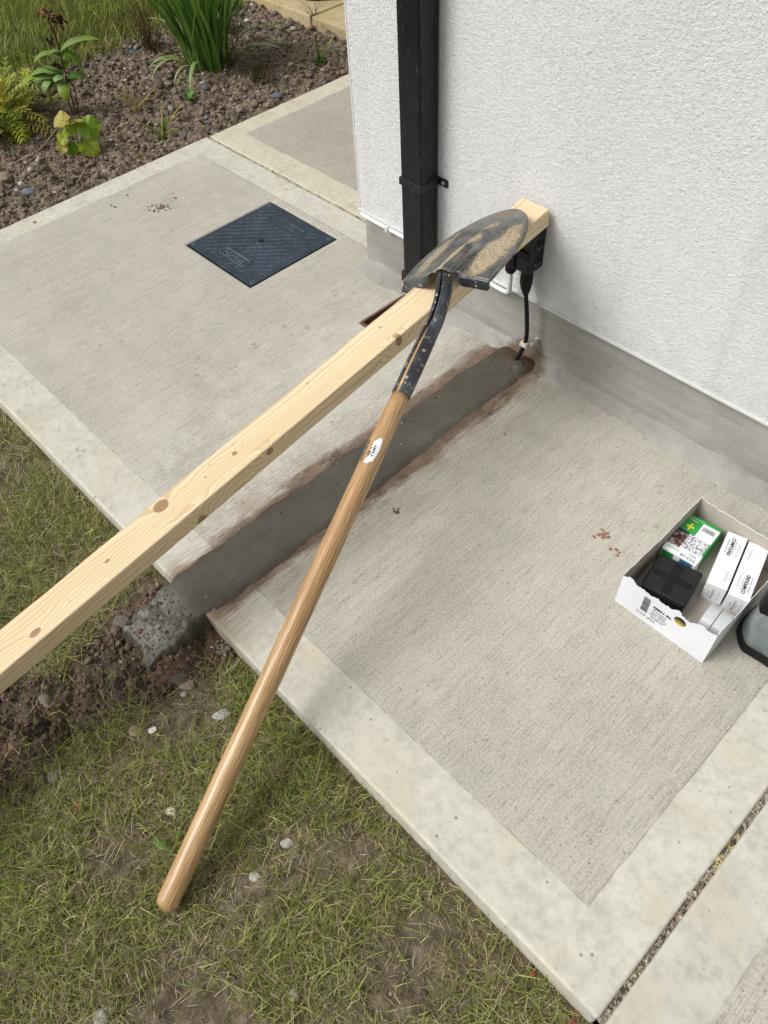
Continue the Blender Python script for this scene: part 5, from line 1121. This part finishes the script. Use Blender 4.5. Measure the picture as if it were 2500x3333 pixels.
lf((-3.333, 1.352, 0.180), (-3.29, 1.30, 0.215), 0.03, 1.0, GT); lf((-3.340, 1.345, 0.115), (-3.432, 1.238, 0.10), 0.034, 1.3, GT, GG); lf((-3.345, 1.335, 0.10), (-3.478, 1.183, 0.062), 0.030, 0.9, GT, s2l('8fa850')); lf((-3.36, 1.325, 0.09), (-3.39, 1.285, -0.005), 0.040, 1.6, GY, GG); lf((-3.335, 1.35, 0.10), (-3.280, 1.412, 0.092), 0.036, 1.1, s2l('4c7a30'), GG)
lf((-3.345, 1.335, 0.09), (-3.30, 1.30, 0.03), 0.030, 1.4, GG, GY); lf((-3.35, 1.33, 0.085), (-3.42, 1.29, 0.045), 0.030, 1.4, GT, GG); lf((-3.34, 1.34, 0.08), (-3.37, 1.40, 0.06), 0.030, 1.4, GG); lf((-3.34, 1.342, 0.125), (-3.39, 1.285, 0.150), 0.028, 0.7, GT, GG); lf((-3.40, 1.28, 0.11), (-3.462, 1.20, 0.028), 0.034, 1.8, GY, GG); lf((-3.345, 1.34, 0.10), (-3.33, 1.29, 0.10), 0.030, 1.5, GT); lf((-3.35, 1.33, 0.11), (-3.40, 1.34, 0.13), 0.030, 1.2, GG); lf((-3.38, 1.30, 0.10), (-3.37, 1.25, 0.06), 0.028, 1.4, GT); lf((-3.335, 1.35, 0.13), (-3.36, 1.38, 0.16), 0.024, 1.0, GG); lf((-3.39, 1.29, 0.105), (-3.44, 1.27, 0.12), 0.028, 1.0, GG, GT)
b.build('leaves', m_leaf, o, smooth=True, usecol=True)
m_dead = leafmat('withered petals', 0.85, 0.1, 0.15)
def crumple(ctr, r_, cols_, k, seed):
    rr0 = random.Random(seed); b = MB()
    for _ in range(k):
        a = rr0.uniform(0, 6.28); q = Vector((rr0.gauss(0, 1), rr0.gauss(0, 1), rr0.gauss(0, 1))).normalized() * r_ * rr0.uniform(0.1, 0.75)
        c0 = s2l(rr0.choice(cols_)); b.ribbon(Vector(ctr) + q, a, r_ * rr0.uniform(0.5, 1.0), r_ * rr0.uniform(0.35, 0.75), rr0.uniform(0, 2.2), rr0.uniform(-2.5, 2.5), n=5, fold=0.4, prof=lanc, twist=rr0.uniform(-2, 2), col=c0)
    b.build('flower_head', m_dead, o, smooth=True, usecol=True)
BRN = ['5a3a2c', '4a2c24', '6f4c38', '38221e', '7c5a42']
crumple((-3.342, 1.342, 0.325), 0.022, ['8a5c40', '9a7250', '6f4436'], 16, 1); crumple((-3.322, 1.365, 0.318), 0.024, BRN, 22, 2); crumple((-3.304, 1.386, 0.300), 0.026, ['3e241f', '4a2c26', '55352b'], 26, 3); crumple((-3.335, 1.35, 0.270), 0.017, BRN, 14, 4)
crumple((-3.345, 1.338, 0.228), 0.020, ['2e2624', '3d3330', '4c423c'], 16, 5); crumple((-3.353, 1.329, 0.145), 0.019, ['5c2f2a', '48221f', '6e3d34'], 20, 6)
# feathery yellow-green shrub
o = thing('feathery_shrub', (-3.50, 1.06, -0.05), 'spreading shrub of feathery yellow green fronds at the left edge', 'shrub'); b = MB(); r3 = random.Random(9)
for k in range(260):
    a = r3.uniform(0, 6.28); el = r3.uniform(0.05, 1.35); L_ = r3.uniform(0.15, 0.27) * (0.75 + 0.25 * math.sin(el)); base = Vector((-3.52 + r3.gauss(0, 0.05), 1.06 + r3.gauss(0, 0.07), -0.05)); th = math.pi/2 - el; cur = r3.uniform(0.5, 1.2); p = base.copy()
    c0 = s2l(r3.choice(['b0ba40', 'c0c44a', '9aa83e', 'c8c858', '8a9a3a', 'b0a044', '74843a'])); n_ = 11
    for i in range(n_):
        d = Vector((math.sin(th)*math.cos(a), math.sin(th)*math.sin(a), math.cos(th))); p2_ = p + d * L_ / n_
        if i > 3:
            for sg in (-1, 1):
                ll = 0.030 * math.sin(math.pi * (i - 2) / (n_ - 1)) + 0.006; b.ribbon(p2_, a + sg * 0.9, ll, 0.0085, th + r3.uniform(-0.3, 0.3), 0.4, n=3, fold=0.1, prof=lanc, col=c0)
                b.ribbon(p2_ + Vector((0, 0, 0.003)), a + sg * 0.5, ll * 0.6, 0.006, th - 0.3, 0.4, n=2, fold=0.1, prof=lanc, col=tuple(min(1, q * 1.25) for q in c0[:3]) + (1,))
        p = p2_; th += cur / n_
b.build('fronds', m_leaf, o, smooth=True, usecol=True)
b = MB(); b.cc = s2l('6a3a2c')
for k in range(30):
    a = r3.uniform(0, 6.28); q = Vector((-3.56 + r3.gauss(0, 0.03), 1.04 + r3.gauss(0, 0.03), -0.06)); b.tube(smooth_path([q, q + Vector((0.05*math.cos(a), 0.05*math.sin(a), 0.09)), q + Vector((0.13*math.cos(a), 0.13*math.sin(a), 0.13))], 3), 0.0016, 5)
b.build('stems', m_leaf, o, smooth=True, usecol=True)
# wispy plants
def wispy(name, c_, label, h_, spread, k, cols_, seed, leafy=3, cat='plant', rad=0.0011):
    o = thing(name, (c_[0], c_[1], bz(*c_)), label, cat); r4 = random.Random(seed); b = MB(); bl_m = MB(); z0 = bz(*c_) - 0.005
    for _ in range(k):
        a = r4.uniform(0, 6.28); s1_ = r4.uniform(0, spread); q = Vector((c_[0] + r4.gauss(0, 0.02), c_[1] + r4.gauss(0, 0.02), z0)); hh = h_ * r4.uniform(0.5, 1.0)
        pth = smooth_path([q, q + Vector((s1_*0.4*math.cos(a), s1_*0.4*math.sin(a), hh*0.5)), q + Vector((s1_*math.cos(a) + r4.gauss(0, .01), s1_*math.sin(a), hh))], 5); b.cc = s2l(r4.choice(cols_)); b.tube(pth, rad, 4)
        for m in range(leafy * 4):
            pt = pth[min(len(pth)-1, 2 + int(r4.random() * (len(pth)-2)))]; bl_m.ribbon(pt, r4.uniform(0, 6.28), r4.uniform(0.008, 0.018), 0.0042, r4.uniform(0.2, 1.4), 0.6, n=2, fold=0.1, prof=lanc, col=s2l(r4.choice(cols_)))
    b.build('stems', m_leaf, o, smooth=True, usecol=True); bl_m.build('leaves', m_leaf, o, smooth=True, usecol=True); return o
wispy('wispy_plant', (-2.995, 2.03), 'small dark wispy plant right of the big green clump', 0.12, 0.06, 30, ['4a4a2c', '3c3f24', '57522e', '4c3c2a'], 21)
wispy('wispy_plant', (-3.655, 1.91), 'airy brown stemmed plant at the lawn edge behind the bed', 0.22, 0.12, 46, ['5a4a34', '6a5a3a', '4c4c26', '6c3c30'], 22)
wispy('red_stemmed_plant', (-3.76, 1.17), 'wispy plant with pinkish red seed heads rising above the feathery shrub', 0.24, 0.09, 34, ['8c5a4c', '9a6a58', '7c4438', '7c6a3a'], 23, leafy=2)
wispy('purple_plant', (-3.55, 2.25), 'low dark reddish plant behind the big green clump', 0.08, 0.10, 40, ['4a2c2c', '5a3a34', '4c4428'], 24)
def weed(c_, label, r_, k, cols_, seed):
    o = thing('small_weed', (c_[0], c_[1], bz(*c_)), label, 'weed', 'small weeds in the bed'); b = MB(); r4 = random.Random(seed); z0 = bz(*c_)
    for _ in range(k): b.ribbon((c_[0] + r4.gauss(0, .004), c_[1] + r4.gauss(0, .004), z0), r4.uniform(0, 6.28), r_ * r4.uniform(0.6, 1.1), r_ * 0.26, r4.uniform(0.4, 1.35), 0.6, n=5, fold=0.15, prof=lanc, col=s2l(r4.choice(cols_)))
    b.build('leaves', m_leaf, o, smooth=True, usecol=True)
weed((-3.056, 1.721), 'small green weed of narrow leaves in the middle of the soil bed', 0.055, 14, ['6a9a3a', '5c8a34', '7aa046'], 31); weed((-3.265, 0.989), 'small blue green seedling below the feathery shrub at the left edge', 0.036, 8, ['5f8a62', '6c9a6c'], 32); weed((-2.80, 1.31), 'tiny pale weed close to the bed side edge of the path', 0.03, 7, ['7a8a3a', '8a944a'], 33)
m_straw = plain('dry straw', 'c4b193', 0.8, 0.2, vary=0.15, sc=80)
def bzz(x, y, e=0.012): return bz(x, y) + e
sp_ = [(-3.12, 0.90), (-3.16, 0.99), (-3.20, 1.09), (-3.275, 1.215)]
tag(MB().tube(smooth_path([(x, y, bzz(x, y, 0.016)) for x, y in sp_], 5), 0.0020, 6).build('dry_stalk', m_straw, smooth=True), 'pale dry stalk lying across the soil left of the lime green plant', 'stalk')

# ================================================================== STONES AND LITTER
def stone(x, y, r_, hexc, label, zf, flat=0.6, elong=1.3, ang=0.0, group=None, cat='stone', sink=0.35):
    m = plain('stone ' + hexc, hexc, 0.85, 0.25, vary=0.25, sc=120); rr0 = np.random.default_rng(int(abs(x*1000) + abs(y*777)))
    Pp = V2 * (1 + rr0.uniform(-0.16, 0.16, (len(V2), 1))) * np.array([r_ * elong, r_, r_ * flat]); ca_, sa_ = math.cos(ang), math.sin(ang)
    z0 = float(zf(np.array([x]), np.array([y]))[0])
    me_v = [(p[0]*ca_ - p[1]*sa_, p[0]*sa_ + p[1]*ca_, p[2]) for p in Pp]
    b = MB(); b.add([(0+q[0], q[1], q[2]) for q in me_v], [tuple(int(i) for i in f) for f in F2]); o = b.build('stone', m, smooth=False); o.location = (x, y, z0 + r_ * flat * (1 - 2 * sink)); 
    return tag(o, label, cat, group)
gL = 'stones lying in the lawn'; gB = 'larger stones on the bed soil'
stone(-1.017, -0.060, 0.0125, '6f675c', 'long brown stone on the dug soil under the timber', lawn_z, 0.6, 1.9, 0.5, gL)
stone(-0.846, 0.162, 0.0105, '85766a', 'elongated pinkish stone in the spoil in front of the wet mortar', lawn_z, 0.6, 1.7, 0.8, gL)
stone(-0.835, 0.146, 0.006, 'a29a92', 'small pale pebble touching the elongated pinkish stone', lawn_z, 0.6, 1.3, 0.3, gL)
stone(-0.838, 0.032, 0.0115, '9a8a6e', 'rounded tan stone below the spoil heap in the grass', lawn_z, 0.7, 1.2, 0.2, gL)
stone(-0.812, 0.058, 0.0075, 'd5cfc2', 'small white angular stone just above the rounded tan stone', lawn_z, 0.6, 1.2, 1.2, gL)
stone(-0.741, 0.176, 0.0125, 'a7a9a6', 'pale grey chip of stone in the grass left of the shovel handle', lawn_z, 0.6, 1.5, 1.0, gL)
stone(-0.872, -0.128, 0.0115, '8b8d90', 'blue grey stone in the grass near the left edge', lawn_z, 0.7, 1.1, 0.4, gL)
stone(-0.758, 0.00, 0.0095, 'd9d2c3', 'cream stone in the grass right of the blue grey stone', lawn_z, 0.55, 1.3, 0.3, gL) if False else None
stone(-0.662, -0.005, 0.0085, 'dcd5c4', 'cream flat stone in the grass well left of the shovel handle', lawn_z, 0.5, 1.3, 0.4, gL)
stone(-0.460, 0.037, 0.009, 'a9a59c', 'grey stone on the bare patch right of the handle end', lawn_z, 0.6, 1.2, 0.4, gL)
stone(-0.466, 0.113, 0.0085, 'b3b1ab', 'pale grey stone above the bare patch right of the handle', lawn_z, 0.6, 1.5, 1.1, gL)
stone(-0.468, -0.267, 0.0135, 'a5a299', 'rough grey stone at the bottom edge of the lawn', lawn_z, 0.7, 1.1, 0.4, gL)
stone(-0.276, -0.028, 0.0095, '9c9789', 'grey brown pebble in the grass near the bottom centre', lawn_z, 0.7, 1.1, 0.4, gL)
stone(-1.072, 0.150, 0.019, '67625a', 'big dark lump of mortar beside the wet mortar spill', lawn_z, 0.75, 1.35, 0.5, None, 'lump', 0.3)
stone(-0.868, 0.158, 0.014, '544d45', 'dark mortar clod at the front of the wet mortar spill', lawn_z, 0.5, 1.5, 0.9, None, 'lump', 0.4)
stone(-2.920, 0.898, 0.020, '646e78', 'large flat blue grey stone on the bed close to the path', bed_z, 0.6, 1.7, 0.6, gB)
stone(-3.079, 0.885, 0.024, '857868', 'big brown rounded stone at the left edge of the bed', bed_z, 0.7, 1.2, 0.3, gB)
stone(-3.090, 1.822, 0.013, '606a7a', 'blue slate pebble in front of the big green clump', bed_z, 0.7, 1.2, 0.6, gB)
stone(-2.827, 1.524, 0.019, '77736d', 'rounded grey cobble beside the yellow tipped strap plant', bed_z, 0.8, 1.1, 0.3, gB)
stone(-2.823, 1.808, 0.020, '8c8071', 'upright tan stone near the path in the middle of the bed', bed_z, 0.95, 0.9, 0.3, gB)
stone(-2.788, 1.976, 0.017, '5d636c', 'dark blue grey broken stone against the back part of the path', bed_z, 0.7, 1.4, 0.6, gB)
stone(-2.838, 1.651, 0.011, '6b7a88', 'small blue pebble between the cobble and the upright tan stone', bed_z, 0.7, 1.2, 0.6, gB)
stone(-3.456, 1.782, 0.013, 'b5afa4', 'pale flat stone left of the base of the big clump', bed_z, 0.5, 1.6, 0.9, gB)
stone(-3.434, 1.622, 0.014, 'a7aca4', 'whitish stone right of the withered yellow leaves', bed_z, 0.6, 1.5, 0.9, gB)
stone(-3.714, 1.856, 0.022, '4a5260', 'dark slate stone at the lawn edge of the bed', bed_z, 0.7, 1.3, 0.6, gB)
stone(-3.313, 2.493, 0.014, 'b7aca0', 'round pale pebble near the buff paving', bed_z, 0.6, 1.2, 0.6, gB)
stone(-2.961, 1.33, 0.024, '7d6a55', 'large soft brown clod between the lime plant and the strap plant', bed_z, 0.7, 1.2, 0.6, gB, 'clod')
# crumbs of mud dropped on the path
def fz(x, y): return x * 0 + 0.0
gP = 'mud crumbs dropped on the path'
def crumb(x, y, r_, hexc, label, k=1, sp=0.01):
    b = MB(); rr0 = np.random.default_rng(int(abs(x*991) + abs(y*773)))
    for q in range(k):
        Pp = V1 * (1 + rr0.uniform(-0.2, 0.2, (12, 1))) * r_ * rr0.uniform(0.5, 1.0) * np.array([1.3, 1, 0.22]) + np.array([rr0.normal(0, sp) if k > 1 else 0, rr0.normal(0, sp) if k > 1 else 0, 0.0004]); b.add([tuple(p) for p in Pp], [tuple(int(i) for i in f) for f in F1])
    o = b.build('mud_crumb', plain('mud ' + hexc, hexc, 0.95, 0.15, vary=0.2), smooth=True); o.location = (x, y, 0.0006); tag(o, label, 'mud crumb', gP)
crumb(-2.375, 1.124, 0.0042, '7a6853', 'spread patch of dried brown mud on the path left of the cover', 46, 0.013)
crumb(-2.498, 1.028, 0.005, '5c4438', 'pair of small red brown crumbs on the path far left of the cover', 2, 0.012)
crumb(-2.389, 1.199, 0.007, '6c675e', 'grey pebble on the path above the dried mud patch', 1)
crumb(-2.535, 1.095, 0.004, '4e473e', 'tiny dark pebble on the path nearest the bed', 1)
crumb(-2.625, 0.783, 0.007, '6a5848', 'brown crumb on the pale path margin beside the bed', 1)
crumb(-0.836, 0.756, 0.0040, '6a4c3c', 'dark red brown mud crumb right of the shovel handle', 9, 0.0055)
crumb(-0.457, 1.027, 0.0045, '9a7460', 'flaked reddish mud on the path left of the carton', 16, 0.007)
crumb(-0.418, 1.006, 0.0042, '9a7460', 'small reddish mud flakes just below the flaked patch by the carton', 6, 0.005)
# petals
m_red = plain('red petal', 'a8332c', 0.7)
for k, (x, y, lb) in enumerate(((-0.785, -0.127, 'small crumpled red petal in the grass near the left edge'), (-0.035, 0.262, 'small red scrap in the soil beside the lower slab edge'), (0.055, 0.268, 'tiny red scrap at the bottom corner of the slab'))):
    b = MB(); z0 = float(lawn_z(np.array([x]), np.array([y]))[0]) + 0.012
    for q in range(4 if k == 0 else 2): b.ribbon((x + random.uniform(-.006, .006), y + random.uniform(-.006, .006), z0), random.uniform(0, 6.28), 0.009, 0.0045, random.uniform(0.9, 1.6), 1.0, n=3, prof=lanc, fold=0.3)
    tag(b.build('red_petal', m_red, smooth=True), lb, 'petal', 'red scraps in the lawn')
b = MB(); b.ribbon((-0.635, -0.057, float(lawn_z(np.array([-.63]), np.array([-.05]))[0]) + 0.022), 0.3, 0.042, 0.014, 1.2, 0.5, n=6, prof=lanc, fold=0.2, col=s2l('66803f')); tag(b.build('fallen_leaf', m_leaf, smooth=True, usecol=True), 'single dark green leaf lying in the grass left of the handle end', 'leaf')
# gravel pocket by the slab corner next to the mortar
N = 90; xy = np.stack([rng.normal(-0.862, 0.012, N), rng.normal(0.262, 0.010, N)], 1)
tag(scatter_stones('gravel_pocket', xy, rng.uniform(0.0015, 0.004, N), lambda x, y: lawn_z(x, y) + 0.008, pick(['a79c8c', 'c4bba9', '857a6c'], N), m_clod), kind='stuff')
